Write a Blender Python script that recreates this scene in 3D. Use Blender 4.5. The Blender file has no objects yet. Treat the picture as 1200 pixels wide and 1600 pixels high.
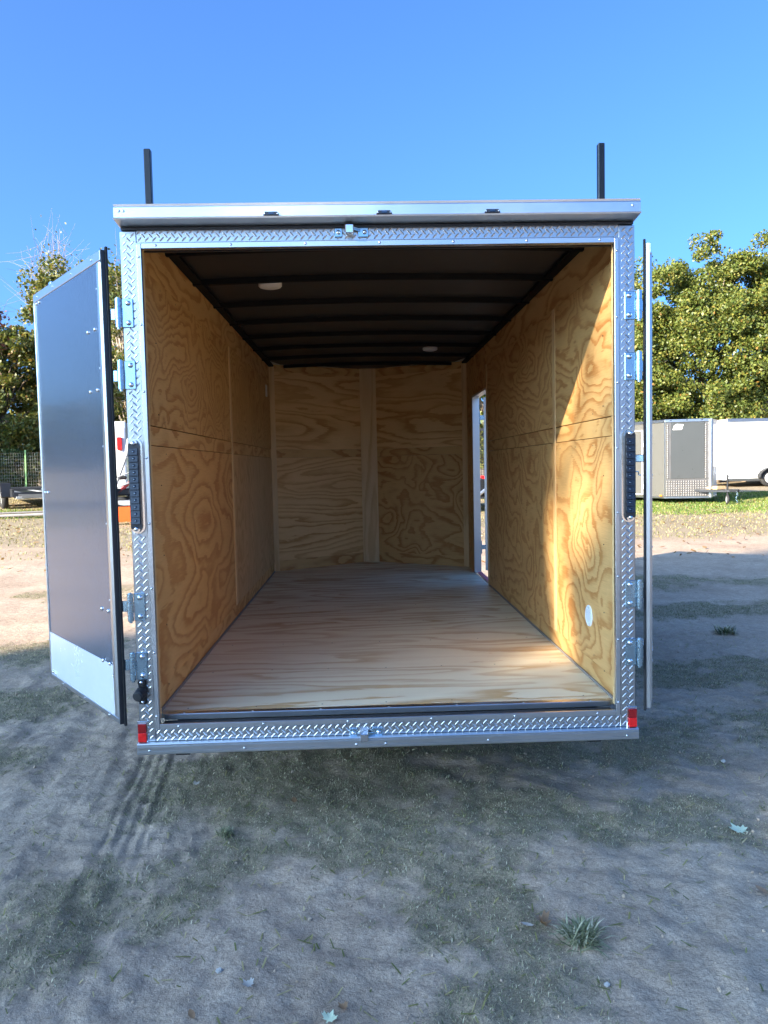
import bpy, bmesh, math, random
import numpy as np
from mathutils import Vector, Matrix
random.seed(7)
C = bpy.context.scene.collection
SC = bpy.context.scene
R_ = math.radians

# ------------------------------------------------------------------ camera
YAW, PITCH, ROLL = .0294, -.059, -.0215
f_ = Vector((math.sin(YAW)*math.cos(PITCH), math.cos(YAW)*math.cos(PITCH), math.sin(PITCH)))
r0 = Vector((math.cos(YAW), -math.sin(YAW), 0)); u0 = r0.cross(f_)
rr = r0*math.cos(ROLL)+u0*math.sin(ROLL); uu = -r0*math.sin(ROLL)+u0*math.cos(ROLL)
cam = bpy.data.cameras.new('camera'); cam_o = bpy.data.objects.new('camera', cam); C.objects.link(cam_o)
M4 = Matrix((rr, uu, -f_)).transposed().to_4x4(); M4.translation = Vector((-.1016, -3.2462, 1.56))
cam_o.matrix_world = M4
cam.sensor_fit = 'HORIZONTAL'; cam.sensor_width = 36; cam.lens = 36*1202/1200
cam.clip_start = .05; cam.clip_end = 3000
SC.camera = cam_o

# ------------------------------------------------------------------ light
SUN = Vector((-.81, -.585, .41)).normalized()          # towards the sun
EL = math.asin(SUN.z); AZ = math.atan2(SUN.x, SUN.y)
world = bpy.data.worlds.new('World'); SC.world = world; world.use_nodes = True
wn = world.node_tree.nodes; wl = world.node_tree.links; wn.clear()
sky = wn.new('ShaderNodeTexSky'); sky.sky_type = 'NISHITA'; sky.sun_disc = False
sky.sun_elevation = EL; sky.sun_rotation = AZ
sky.altitude = 150; sky.air_density = .6; sky.dust_density = 4.5; sky.ozone_density = 6.0
bg = wn.new('ShaderNodeBackground'); bg.inputs[1].default_value = .15
wo = wn.new('ShaderNodeOutputWorld')
sm = wn.new('ShaderNodeMix'); sm.data_type = 'RGBA'; sm.blend_type = 'MULTIPLY'; sm.inputs[0].default_value = 1; sm.inputs[7].default_value = (.585, .82, .97, 1)   # tints the whole sky a deeper blue
wl.new(sky.outputs[0], sm.inputs[6]); wl.new(sm.outputs[2], bg.inputs[0]); wl.new(bg.outputs[0], wo.inputs[0])
sl = bpy.data.lights.new('sun', 'SUN'); sl.energy = 5.0; sl.angle = R_(.55); sl.color = (1, .86, .66)
so = bpy.data.objects.new('sun', sl); C.objects.link(so)
so.rotation_euler = SUN.to_track_quat('Z', 'Y').to_euler(); so.location = SUN*40
SC.view_settings.view_transform = 'Standard'; SC.view_settings.look = 'None'
SC.view_settings.exposure = 1.95; SC.view_settings.gamma = 1; SC.view_settings.use_curve_mapping = False
SC.render.engine = 'CYCLES'
SC.cycles.max_bounces = 14; SC.cycles.diffuse_bounces = 10; SC.cycles.glossy_bounces = 4
SC.cycles.transmission_bounces = 4; SC.cycles.use_denoising = True; SC.cycles.sample_clamp_indirect = 8
SC.cycles.caustics_reflective = False; SC.cycles.caustics_refractive = False

# ------------------------------------------------------------------ helpers
def tag(o, label=None, cat=None, group=None, kind=None):
    if label: o['label'] = label
    if cat: o['category'] = cat
    if group: o['group'] = group
    if kind: o['kind'] = kind
    return o
def empty(name, loc, rz=0, **k):
    o = bpy.data.objects.new(name, None); C.objects.link(o); o.location = loc; o.rotation_euler = (0, 0, rz)
    o.empty_display_size = .3
    return tag(o, **k)
class MB:
    """collects shapes into one mesh"""
    def __init__(s): s.v = []; s.f = []; s.sm = []
    def add(s, vs, fs, smooth=False):
        n = len(s.v); s.v += [tuple(p) for p in vs]; s.f += [[i+n for i in q] for q in fs]; s.sm += [smooth]*len(fs); return s
    def box(s, x0, x1, y0, y1, z0, z1, c=0):
        return s.obox(((x0+x1)/2, (y0+y1)/2, (z0+z1)/2), (1,0,0), (0,1,0), (0,0,1), abs(x1-x0), abs(y1-y0), abs(z1-z0), c)
    def obox(s, ctr, ax, ay, az, lx, ly, lz, c=0):
        ctr = Vector(ctr); ax = Vector(ax).normalized(); ay = Vector(ay).normalized(); az = Vector(az).normalized()
        flip = ax.cross(ay).dot(az) < 0
        hx, hy, hz = lx/2, ly/2, lz/2
        c = min(c, .45*min(lx, ly, lz))
        if c <= 0:
            vs = [ctr+ax*(i*hx)+ay*(j*hy)+az*(k*hz) for k in (-1,1) for j in (-1,1) for i in (-1,1)]
            fs = [(0,2,3,1),(4,5,7,6),(0,1,5,4),(2,6,7,3),(0,4,6,2),(1,3,7,5)]
        else:
            vs = []; idx = {}
            for i in (-1,1):
                for j in (-1,1):
                    for k in (-1,1):
                        for a in range(3):
                            d = [hx-c, hy-c, hz-c]; d[a] += c
                            idx[(i,j,k,a)] = len(vs)
                            vs.append(ctr+ax*(i*d[0])+ay*(j*d[1])+az*(k*d[2]))
            fs = []
            def face(l):
                p = [vs[q] for q in l]; n = (p[1]-p[0]).cross(p[2]-p[0]); m = sum(p, Vector())/len(p)-ctr
                fs.append(l if (n.dot(m) > 0) != flip else l[::-1])
            for sgn in (-1,1):
                face([idx[(sgn,j,k,0)] for j,k in ((-1,-1),(1,-1),(1,1),(-1,1))])
                face([idx[(i,sgn,k,1)] for i,k in ((-1,-1),(1,-1),(1,1),(-1,1))])
                face([idx[(i,j,sgn,2)] for i,j in ((-1,-1),(1,-1),(1,1),(-1,1))])
            for p in (-1,1):
                for q in (-1,1):
                    face([idx[(-1,p,q,1)], idx[(1,p,q,1)], idx[(1,p,q,2)], idx[(-1,p,q,2)]])
                    face([idx[(p,-1,q,0)], idx[(p,1,q,0)], idx[(p,1,q,2)], idx[(p,-1,q,2)]])
                    face([idx[(p,q,-1,0)], idx[(p,q,1,0)], idx[(p,q,1,1)], idx[(p,q,-1,1)]])
            for i in (-1,1):
                for j in (-1,1):
                    for k in (-1,1): face([idx[(i,j,k,0)], idx[(i,j,k,1)], idx[(i,j,k,2)]])
            if flip: fs = [q[::-1] for q in fs]
        if flip: fs = [q[::-1] for q in fs]
        return s.add(vs, fs)
    def tube(s, p0, p1, r0, r1=None, n=12, cap=True, smooth=True):
        r1 = r0 if r1 is None else r1
        p0 = Vector(p0); p1 = Vector(p1); d = (p1-p0).normalized()
        a = d.orthogonal().normalized(); b = d.cross(a)
        vs = []
        for p, r in ((p0, r0), (p1, r1)):
            for i in range(n):
                t = 2*math.pi*i/n; vs.append(p+a*(r*math.cos(t))+b*(r*math.sin(t)))
        s.add(vs, [(i, (i+1)%n, n+(i+1)%n, n+i) for i in range(n)], smooth)
        if cap: s.add(vs[:n], [list(range(n))[::-1]]); s.add(vs[n:], [list(range(n))])
        return s
    def path(s, pts, rs, n=8):
        for i in range(len(pts)-1):
            s.tube(pts[i], pts[i+1], rs[i], rs[i+1], n, cap=(i in (0, len(pts)-2)))
        return s
    def dome(s, p, d, r, h, n=8):
        """low round bolt / screw head at p, pointing along d"""
        p = Vector(p); d = Vector(d).normalized(); a = d.orthogonal().normalized(); b = d.cross(a); vs = []
        for rr_, hh in ((1, 0), (.92, .45), (.6, .85)):
            for i in range(n):
                t = 2*math.pi*i/n; vs.append(p+a*(r*rr_*math.cos(t))+b*(r*rr_*math.sin(t))+d*(h*hh))
        vs.append(p+d*h)
        fs = [(k*n+i, k*n+(i+1)%n, (k+1)*n+(i+1)%n, (k+1)*n+i) for k in (0,1) for i in range(n)]
        fs += [(2*n+i, 2*n+(i+1)%n, 3*n) for i in range(n)]
        return s.add(vs, fs, True)
    def prism(s, poly, off):
        """polygon (3d points) pushed along off"""
        poly = [Vector(p) for p in poly]; off = Vector(off); n = len(poly)
        nn = Vector()
        for i in range(n): nn += poly[i].cross(poly[(i+1)%n])
        if nn.dot(off) > 0: poly = poly[::-1]
        vs = poly+[p+off for p in poly]
        return s.add(vs, [list(range(n)), list(range(2*n-1, n-1, -1))]+[(i, n+i, n+(i+1)%n, (i+1)%n) for i in range(n)])
    def torus(s, ctr, ax, R, r, n=28, m=10, sq=1):
        ctr = Vector(ctr); ax = Vector(ax).normalized(); a = ax.orthogonal().normalized(); b = ax.cross(a); vs = []
        for i in range(n):
            t = 2*math.pi*i/n; d = a*math.cos(t)+b*math.sin(t)
            for j in range(m):
                q = 2*math.pi*j/m
                vs.append(ctr+d*(R+r*math.cos(q))+ax*(r*sq*math.sin(q)))
        return s.add(vs, [(i*m+j, ((i+1)%n)*m+j, ((i+1)%n)*m+(j+1)%m, i*m+(j+1)%m) for i in range(n) for j in range(m)], True)
    def build(s, name, mat, parent=None, **k):
        me = bpy.data.meshes.new(name); me.from_pydata(s.v, [], s.f)
        me.polygons.foreach_set('use_smooth', s.sm); me.update()
        o = bpy.data.objects.new(name, me); C.objects.link(o)
        if mat: me.materials.append(mat)
        if parent: o.parent = parent
        return tag(o, **k)
def link_copy(o, parent, loc=None):
    c = o.copy(); C.objects.link(c); c.parent = parent
    if loc is not None: c.location = loc
    return c
def raw_mesh(name, v, f, mat, parent=None, smooth=False, **k):
    """v: (n,3) array, f: (m,k) array"""
    me = bpy.data.meshes.new(name); v = np.asarray(v, np.float32); f = np.asarray(f, np.int32)
    me.vertices.add(len(v)); me.vertices.foreach_set('co', v.ravel())
    me.loops.add(f.size); me.loops.foreach_set('vertex_index', f.ravel())
    me.polygons.add(len(f)); me.polygons.foreach_set('loop_start', np.arange(0, f.size, f.shape[1], dtype=np.int32))
    me.update(calc_edges=True)
    me.polygons.foreach_set('use_smooth', np.full(len(f), smooth))
    if mat: me.materials.append(mat)
    o = bpy.data.objects.new(name, me); C.objects.link(o)
    if parent: o.parent = parent
    return tag(o, **k)
# value noise
def vnoise(x, y, seed=0):
    xi = np.floor(x).astype(np.int64); yi = np.floor(y).astype(np.int64); xf = x-xi; yf = y-yi
    def h(a, b):
        n = (a*374761393+b*668265263+seed*974634777) & 0xffffffff
        n = ((n ^ (n >> 13))*1274126177) & 0xffffffff
        return ((n ^ (n >> 16)) & 0xffff)/65535.
    u = xf*xf*(3-2*xf); v = yf*yf*(3-2*yf)
    return (h(xi, yi)*(1-u)+h(xi+1, yi)*u)*(1-v)+(h(xi, yi+1)*(1-u)+h(xi+1, yi+1)*u)*v
def fbm(x, y, oct=4, seed=0):
    a = 0; w = .5; t = 0
    for i in range(oct):
        a = a+w*vnoise(x*2**i+17*i, y*2**i-9*i, seed+i); t += w; w *= .5
    return a/t

# ------------------------------------------------------------------ materials
def newmat(name):
    m = bpy.data.materials.new(name); m.use_nodes = True
    nt = m.node_tree; b = nt.nodes['Principled BSDF']
    return m, nt, b
def N(nt, t, **k):
    n = nt.nodes.new(t)
    for a, v in k.items(): setattr(n, a, v)
    return n
def ramp(nt, fac, stops, interp='LINEAR'):
    r = N(nt, 'ShaderNodeValToRGB'); e = r.color_ramp.elements; r.color_ramp.interpolation = interp
    e[0].position, e[0].color = stops[0][0], (*stops[0][1], 1); e[1].position, e[1].color = stops[-1][0], (*stops[-1][1], 1)
    for p, c in stops[1:-1]:
        q = e.new(p); q.color = (*c, 1)
    nt.links.new(fac, r.inputs[0]); return r.outputs[0]
def noise(nt, vec, scale, detail=2, rough=.5, dist=0, dim='3D'):
    n = N(nt, 'ShaderNodeTexNoise', noise_dimensions=dim); n.inputs['Scale'].default_value = scale
    n.inputs['Detail'].default_value = detail; n.inputs['Roughness'].default_value = rough; n.inputs['Distortion'].default_value = dist
    if vec is not None: nt.links.new(vec, n.inputs['Vector'])
    return n.outputs['Fac']
def math_(nt, op, a, b=None, clamp=False):
    n = N(nt, 'ShaderNodeMath', operation=op, use_clamp=clamp)
    for i, q in enumerate((a, b)):
        if q is None: continue
        if isinstance(q, (int, float)): n.inputs[i].default_value = q
        else: nt.links.new(q, n.inputs[i])
    return n.outputs[0]
def mixc(nt, fac, a, b, mode='MIX'):
    n = N(nt, 'ShaderNodeMix', data_type='RGBA', blend_type=mode)
    for s_, q in ((n.inputs[0], fac), (n.inputs[6], a), (n.inputs[7], b)):
        if isinstance(q, (int, float)): s_.default_value = q
        elif isinstance(q, tuple): s_.default_value = (*q, 1)
        else: nt.links.new(q, s_)
    return n.outputs[2]
def mapping(nt, src, scale=(1,1,1), loc=(0,0,0), rot=(0,0,0)):
    m = N(nt, 'ShaderNodeMapping'); m.inputs['Scale'].default_value = scale; m.inputs['Location'].default_value = loc; m.inputs['Rotation'].default_value = rot
    nt.links.new(src, m.inputs['Vector']); return m.outputs[0]
def bump(nt, b, h, dist, strength=1):
    n = N(nt, 'ShaderNodeBump'); n.inputs['Distance'].default_value = dist; n.inputs['Strength'].default_value = strength
    nt.links.new(h, n.inputs['Height']); nt.links.new(n.outputs[0], b.inputs['Normal']); return n
def paint(name, col, rough=.4, metal=0, var=.12, scale=6, bumpd=0, bscale=120, coat=0, spec=.5, rvar=.1, stretch=(1,1,1)):
    m, nt, b = newmat(name)
    tc = N(nt, 'ShaderNodeTexCoord').outputs['Object']
    v = mapping(nt, tc, stretch)
    n = noise(nt, v, scale, 4, .6)
    n2 = noise(nt, v, scale*9, 3, .6)
    nn = math_(nt, 'ADD', math_(nt, 'MULTIPLY', n, .65), math_(nt, 'MULTIPLY', n2, .35))
    c = tuple(col)
    nt.links.new(ramp(nt, nn, [(.25, tuple(q*(1-var) for q in c)), (.75, tuple(min(1, q*(1+var)) for q in c))]), b.inputs['Base Color'])
    nt.links.new(math_(nt, 'ADD', math_(nt, 'MULTIPLY', nn, 2*rvar), rough-rvar), b.inputs['Roughness'])
    b.inputs['Metallic'].default_value = metal; b.inputs['Specular IOR Level'].default_value = spec
    if coat: b.inputs['Coat Weight'].default_value = coat; b.inputs['Coat Roughness'].default_value = .06
    if bumpd: bump(nt, b, noise(nt, tc, bscale, 2), bumpd)
    return m
def plywood(name, a, bq, rings, light, dark, contrast=1, dist=.5, blotch=.4, rough=.55, loc=(0,0,0), fine=.12, fig=.17):
    """rotary-cut veneer: contour lines of a stretched noise field; u of the UV map runs along the grain (metres)"""
    m, nt, b = newmat(name)
    uv = N(nt, 'ShaderNodeUVMap').outputs[0]
    w = noise(nt, mapping(nt, uv, (1,1,1), (3.1, 7.7, 0)), 2.2, 1, .5)          # slow warp
    wv = N(nt, 'ShaderNodeVectorMath', operation='MULTIPLY_ADD')
    cb = N(nt, 'ShaderNodeCombineXYZ'); nt.links.new(w, cb.inputs[0]); nt.links.new(w, cb.inputs[1])
    nt.links.new(cb.outputs[0], wv.inputs[0]); wv.inputs[1].default_value = (.5*dist, .16*dist, 0); nt.links.new(uv, wv.inputs[2])
    wf = noise(nt, mapping(nt, uv, (3, 14, 1)), 3.0, 2, .5)                      # small wobble
    h1 = noise(nt, mapping(nt, wv.outputs[0], (a, bq, 1), loc), 1.0, .6, .5, .2)
    h2 = noise(nt, mapping(nt, wv.outputs[0], (a*2.6, bq*2.2, 1), loc), 1.0, 1.5, .5, .3)
    h = math_(nt, 'ADD', math_(nt, 'MULTIPLY', h1, .86), math_(nt, 'MULTIPLY', h2, fig))
    h = math_(nt, 'ADD', h, math_(nt, 'MULTIPLY', wf, .032))
    saw = math_(nt, 'FRACT', math_(nt, 'MULTIPLY', h, rings))
    # feathered latewood: jagged along the grain
    jag = noise(nt, mapping(nt, uv, (9, 190, 1)), 1.0, 3, .65)
    saw2 = math_(nt, 'ADD', saw, math_(nt, 'MULTIPLY', math_(nt, 'SUBTRACT', jag, .5), .55))
    mask = ramp(nt, saw2, [(.0, (.10,)*3), (.30, (.0,)*3), (.58, (.28,)*3), (.74, (.8,)*3), (.92, (1,)*3), (1.0, (.12,)*3)])
    bl = noise(nt, mapping(nt, uv, (a*.8, bq*.55, 1), (9, 4, 0)), 1.3, 2, .5)
    amp = ramp(nt, bl, [(.30, (1-blotch,)*3), (.62, (1,)*3)])
    fac = math_(nt, 'MULTIPLY', math_(nt, 'MULTIPLY', mask, amp), contrast, True)
    col = mixc(nt, fac, light, dark)
    tone = noise(nt, mapping(nt, uv, (.9, 2.2, 1), (1, 8, 0)), 1.5, 3, .55)
    col = mixc(nt, .22, col, ramp(nt, tone, [(.3, (.5, .40, .28)), (.7, (.98, .95, .9))]), 'MULTIPLY')
    fib = noise(nt, mapping(nt, uv, (7, 420, 1)), 1.0, 4, .7)
    col = mixc(nt, fine*2.2, col, ramp(nt, fib, [(.3, (.45, .36, .27)), (.62, (1, 1, 1))]), 'MULTIPLY')
    spk = noise(nt, mapping(nt, uv, (45, 230, 1)), 1.0, 2, .6)
    col = mixc(nt, ramp(nt, spk, [(.69, (0,)*3), (.76, (.5,)*3)]), col, tuple(q*.45 for q in dark))
    # a few knots
    kn = N(nt, 'ShaderNodeTexVoronoi', feature='F1'); kn.inputs['Scale'].default_value = 1.15
    nt.links.new(mapping(nt, uv, (1, 1.6, 1), (loc[0]+.3, loc[1]+.7, 0)), kn.inputs['Vector'])
    col = mixc(nt, ramp(nt, kn.outputs['Distance'], [(.0, (.8,)*3), (.012, (.65,)*3), (.028, (0,)*3)]), col, (.12, .055, .02))
    nt.links.new(col, b.inputs['Base Color'])
    b.inputs['Roughness'].default_value = rough; b.inputs['Specular IOR Level'].default_value = .35
    bump(nt, b, math_(nt, 'ADD', math_(nt, 'MULTIPLY', fib, .6), math_(nt, 'MULTIPLY', mask, .5)), .0012, .7)
    return m
ALU = paint('brushed_aluminium', (.62, .64, .66), .30, 1, .05, 5, rvar=.07, stretch=(.3, 1, 1))
ALU_MILL = paint('mill_aluminium', (.72, .74, .76), .34, 1, .10, 3, rvar=.08, stretch=(.5, 1, 1))
TREAD = paint('diamond_plate_aluminium', (.52, .535, .55), .29, 1, .12, 6, rvar=.06)
ZINC = paint('zinc_plated_steel', (.40, .56, .67), .26, 1, .12, 14)
CHROME = paint('chromed_steel', (.78, .80, .83), .16, 1, .05, 40)
CHAR = paint('charcoal_glossy_skin', (.078, .100, .138), .19, 0, .05, 3, .0006, 150, coat=.35, spec=.5, rvar=.03)
CHAR_EXT = paint('charcoal_painted_aluminium', (.05, .052, .058), .25, 0, .06, 3, coat=.3)
KICK = paint('white_aluminium_kick_plate', (.84, .89, .95), .25, .35, .04, 4)
DKSTEEL = paint('dark_gunmetal_edge', (.035, .037, .042), .35, .3, .1, 10)
BLACKP = paint('satin_black_paint', (.012, .012, .013), .38, 0, .2, 8)
RIBM = paint('black_roof_bow', (.006, .0055, .005), .65, 0, .2, 8, spec=.15)
RUBBER = paint('black_rubber', (.014, .014, .015), .7, 0, .25, 20, .0004, 150)
CEILM = paint('dark_brown_ceiling_board', (.036, .032, .029), .5, 0, .1, 1.5, .0004, 6, spec=.3)
SMOKE = paint('smoked_lens', (.016, .018, .023), .22, 0, .2, 20, spec=.5, coat=.25)
LEDM = paint('clear_reflector_bowl', (.10, .115, .14), .12, 1, .3, 30)
REDD = paint('dark_red_lens', (.28, .006, .008), .15, 0, .1, 30, coat=.5)
REDB = paint('bright_red_lens', (.80, .012, .012), .2, 0, .1, 60, .0005, 400, coat=.5)
PINK = paint('red_sill_strip', (.75, .08, .13), .5, 0, .1, 30)
WHITEP = paint('white_plastic', (.78, .77, .73), .4, 0, .03, 10)
STICK = paint('white_vent_plastic', (.75, .79, .83), .4, 0, .03, 10)
STICKD = paint('grey_vent_recess', (.38, .42, .46), .5, 0, .1, 10)
CAULK = paint('grey_caulk_line', (.25, .225, .205), .7, 0, .15, 30)
WHITEV = paint('white_vehicle_paint', (.80, .80, .78), .25, 0, .02, 4, coat=.4)
GREYV = paint('warm_grey_trailer_skin', (.105, .102, .09), .3, 0, .05, 3, coat=.3)
GREYD = paint('dark_grey_trailer_skin', (.062, .066, .066), .3, 0, .05, 3, coat=.3)
GREYDECK = paint('grey_steel_deck', (.36, .37, .37), .5, 0, .12, 5)
ORANGE = paint('orange_paint', (.75, .12, .02), .35, 0, .06, 4, coat=.3)
AMBER = paint('amber_lens', (.85, .25, .02), .25)
GLASS = paint('dark_window_glass', (.02, .025, .03), .06, 0, .1, 2, spec=.8)
TYRE = paint('tyre_rubber', (.025, .024, .023), .8, 0, .3, 20)
RIM = paint('pale_wheel_rim', (.62, .61, .58), .4, .3, .08, 10)
REDP = paint('red_paint', (.45, .04, .03), .4, 0, .1, 8)
BAR = paint('grey_tube_paint', (.30, .30, .29), .45, 0, .1, 8)
BLKW = paint('raw_pine_block', (.62, .42, .22), .7, 0, .2, 12, .002, 30, stretch=(1, 6, 6))
POSTG = paint('green_post_paint', (.16, .32, .12), .6, 0, .15, 8)
WIREM = paint('galvanised_wire', (.50, .50, .46), .5, .4, .1, 10)
BEAM = paint('weathered_steel_beam', (.17, .155, .15), .7, 0, .25, 4)
BEAML = paint('pale_beam_web', (.48, .43, .36), .8, 0, .2, 4)
ROOFM = paint('dark_shingle_roof', (.055, .035, .045), .8, 0, .3, 8, .01, 12)
SIDING = paint('weathered_siding', (.30, .24, .18), .8, 0, .25, 4)
LT = (.75, .465, .185); DK = (.47, .185, .042)
PLY_BOLD = plywood('plywood_bold_grain', .85, 2.2, 13, LT, DK, .85, .9, .45, fine=.18)
PLY_FINE = plywood('plywood_fine_grain', 1.7, 2.2, 22, (.68, .43, .17), (.42, .18, .045), .85, .8, .35, loc=(5, 2, 0))
PLY_PALE = plywood('plywood_pale_grain', 1.2, 3.2, 15, (.68, .46, .23), (.48, .27, .105), .8, .6, .5, loc=(8, 1, 0))
PLY_FIG = plywood('plywood_figured_grain', 1.5, 1.9, 15, (.75, .48, .20), (.46, .185, .042), .88, 1.3, .4, loc=(2, 6, 0), fig=.27, fine=.18)
PLY_SWIRL = plywood('plywood_swirled_grain', 1.1, 2.6, 16, (.75, .475, .195), (.46, .185, .042), .88, 1.2, .45, loc=(7, 2, 0), fig=.22, fine=.18)
PLY_FRONT = plywood('plywood_flame_grain', .5, 3.6, 13, (.88, .60, .28), (.55, .265, .07), .9, .5, .55, loc=(4, 4, 0))
PLY_FLOOR = plywood('plywood_floor', .55, 3.6, 8.5, (.88, .79, .59), (.59, .375, .17), 1.0, .6, .65, .5, loc=(6, 3, 0), fine=.03)
PLY_STRIP = plywood('plywood_strip', 1.7, 5.0, 7, (.74, .48, .20), (.46, .20, .05), .9, .6, .3, loc=(1, 9, 0))
PLY_BATT = plywood('pine_batten', .5, 7, 5, (.82, .60, .32), (.58, .33, .12), .6, .3, .4, loc=(1, 3, 0))

def leafmat(name, stops, trans=.35):
    m, nt, b = newmat(name)
    g = N(nt, 'ShaderNodeNewGeometry')
    c = ramp(nt, g.outputs['Random Per Island'], stops)
    nt.links.new(c, b.inputs['Base Color']); b.inputs['Roughness'].default_value = .45; b.inputs['Specular IOR Level'].default_value = .4
    t = N(nt, 'ShaderNodeBsdfTranslucent'); nt.links.new(mixc(nt, 1, c, (1.0, 1.0, .55), 'MULTIPLY'), t.inputs[0])
    mx = N(nt, 'ShaderNodeMixShader'); mx.inputs[0].default_value = trans
    nt.links.new(b.outputs[0], mx.inputs[1]); nt.links.new(t.outputs[0], mx.inputs[2])
    nt.links.new(mx.outputs[0], nt.nodes['Material Output'].inputs[0]); return m
LEAF_YG = leafmat('yellow_green_leaves', [(0, (.05, .075, .016)), (.3, (.11, .145, .028)), (.8, (.19, .205, .042)), (.97, (.27, .235, .05)), (1, (.32, .17, .04))])
LEAF_OL = leafmat('olive_leaves', [(0, (.05, .075, .015)), (.5, (.12, .14, .03)), (.88, (.22, .205, .05)), (1, (.28, .15, .05))])
LEAF_DK = leafmat('dark_green_leaves', [(0, (.022, .042, .010)), (.6, (.05, .085, .018)), (.9, (.11, .13, .03)), (1, (.22, .19, .04))])
LEAF_RU = leafmat('russet_leaves', [(0, (.10, .03, .015)), (.6, (.19, .06, .025)), (1, (.30, .14, .04))])
LEAF_BR = leafmat('dry_brown_leaves', [(0, (.14, .075, .035)), (.6, (.28, .16, .07)), (1, (.40, .27, .12))])
BLADE = leafmat('grass_blades', [(0, (.065, .095, .035)), (.4, (.135, .155, .07)), (.62, (.26, .245, .14)), (.8, (.46, .41, .27)), (1, (.72, .64, .48))], .25)
BLADE_LIT = leafmat('lush_grass_blades', [(0, (.06, .13, .02)), (.55, (.13, .22, .03)), (.85, (.25, .27, .06)), (1, (.42, .35, .15))], .3)
BLADE_DRY = leafmat('straw_grass_blades', [(0, (.13, .15, .04)), (.4, (.27, .25, .09)), (.8, (.42, .34, .16)), (1, (.48, .38, .20))], .25)
BARK = paint('tree_bark', (.15, .115, .085), .85, 0, .35, 9, .01, 25, stretch=(1, 1, .3))
BARKP = paint('pale_tree_bark', (.34, .28, .22), .85, 0, .3, 9, .006, 25, stretch=(1, 1, .3))

# ------------------------------------------------------------------ ground
def base_h(x, y):
    s = np.clip(y-4.5, 0, 60); s = s*s/(s+2.5)
    return s*np.clip(.028-.0012*x, .017, .042)
def ell(x, y, cx, cy, rx, ry, a=0):
    c, s = math.cos(a), math.sin(a); dx, dy = x-cx, y-cy
    return np.sqrt(((dx*c+dy*s)/rx)**2+((-dx*s+dy*c)/ry)**2)
PATCH = [(-.82, .42, .50, .62, .2), (-.30, .55, .75, .55, 0), (-.95, -.40, .55, .34, .55), (-1.35, -.85, .40, .26, .3), (-1.9, -1.0, .5, .3, 0), (.18, -.55, .34, .52, -.25),
         (.30, -1.15, .30, .35, 0), (-.05, -.1, .42, .45, 0), (1.35, .02, .42, .30, -.3), (1.05, .85, .75, .45, .2), (2.0, 1.05, .9, .5, 0), (2.4, 2.3, 1.1, .42, 0),
         (3.2, 2.1, .9, .4, 0), (3.3, 4.6, 1.3, .38, .1), (4.6, 4.5, 1.0, .4, 0), (3.6, 6.4, 1.6, .55, .1), (5.2, 6.2, 1.0, .4, 0), (-3.1, 3.5, 1.0, .5, .1), (-2.7, 1.9, .75, .45, .2),
         (-3.9, 2.4, .9, .5, 0), (-2.3, .95, .35, .3, 0), (0, 2.5, 1.2, 2.2, 0), (.9, -.1, .2, .2, 0), (.55, .1, .4, .28, .3), (-3.5, 6.6, 1.5, .5, .1)]
def grass_mask(x, y):
    m = np.zeros_like(x)
    for cx, cy, rx, ry, a in PATCH:
        m = np.maximum(m, np.clip(1.5-ell(x, y, cx, cy, rx, ry, a)*1.05, 0, 1))
    n = fbm(x*2.1, y*2.1, 4, 5); n2 = fbm(x*7, y*7, 3, 11)
    n3 = fbm(x*19, y*19, 3, 13)
    near = np.clip(m*1.35-.32+(n-.5)*2.0+(n2-.5)*1.5+(n3-.5)*1.3, 0, 1)*np.clip(m*4, 0, 1)
    # far: turf beyond the bare yard
    nf = fbm(x*.35, y*.6, 4, 21)
    far = np.clip((y-9.4-.08*np.abs(x-6)+(nf-.5)*7)/2.4, 0, 1)*.9+.1*(y > 13)
    left = np.clip((y-9.0+(nf-.5)*6)/2.5, 0, 1)
    return np.clip(np.where(x < -1, np.maximum(near, left), np.maximum(near, far)), 0, 1)
def relief(x, y):
    k = np.exp(-np.clip(y-3, 0, 99)/6.)
    h = (fbm(x*.9, y*.9, 3, 31)-.5)*.05+(fbm(x*4, y*4, 4, 41)-.5)*.034*k+(fbm(x*15, y*15, 2, 51)-.5)*.020*k
    # wheel-worn streaks running the way vehicles drive, left of the trailer
    lf = np.clip((-x-.75)/.3, 0, 1)*np.clip((4-y)/2, 0, 1)
    h += lf*(fbm((x+.113*y)*9, y*.7, 3, 61)-.5)*.026
    rt = np.clip((x-.4)/.4, 0, 1)*np.clip((2.2-y)/1.5, 0, 1)
    h += rt*(fbm((x-y*.5)*7, y*1.4+x*.5, 3, 71)-.5)*.022
    # tyre print
    t = x+1.15+.113*(y-.04)
    inside = np.clip((.105-np.abs(t))/.02, 0, 1)*np.clip((1.7-y)/.3, 0, 1)*np.clip((y+.35)/.35, 0, 1)
    h += inside*(-.0005+.004*np.cos(t*2*math.pi/.056)+.004*np.cos((y+np.abs(t)*.6)*2*math.pi/.055))
    # churned clods under the tail
    ch = np.exp(-((x-.35)/.5)**2-((y-.45)/.3)**2)
    h += ch*(fbm(x*8, y*11, 3, 81)-.5)*.05
    return h
def ground_z(x, y): 
    x = np.asarray(x, float); y = np.asarray(y, float); return base_h(x, y)+relief(x, y)
def gz(x, y): return float(ground_z(np.array([x]), np.array([y]))[0])
def spread(a, b, step, lo, hi, g=1.16):
    c = list(np.arange(a, b, step)); s = step; l = []; p = a
    while p > lo: s *= g; p -= s; l.append(p)
    s = step; p = c[-1]; r = []
    while p < hi: s *= g; p += s; r.append(p)
    return np.array(l[::-1]+c+r)
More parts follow.
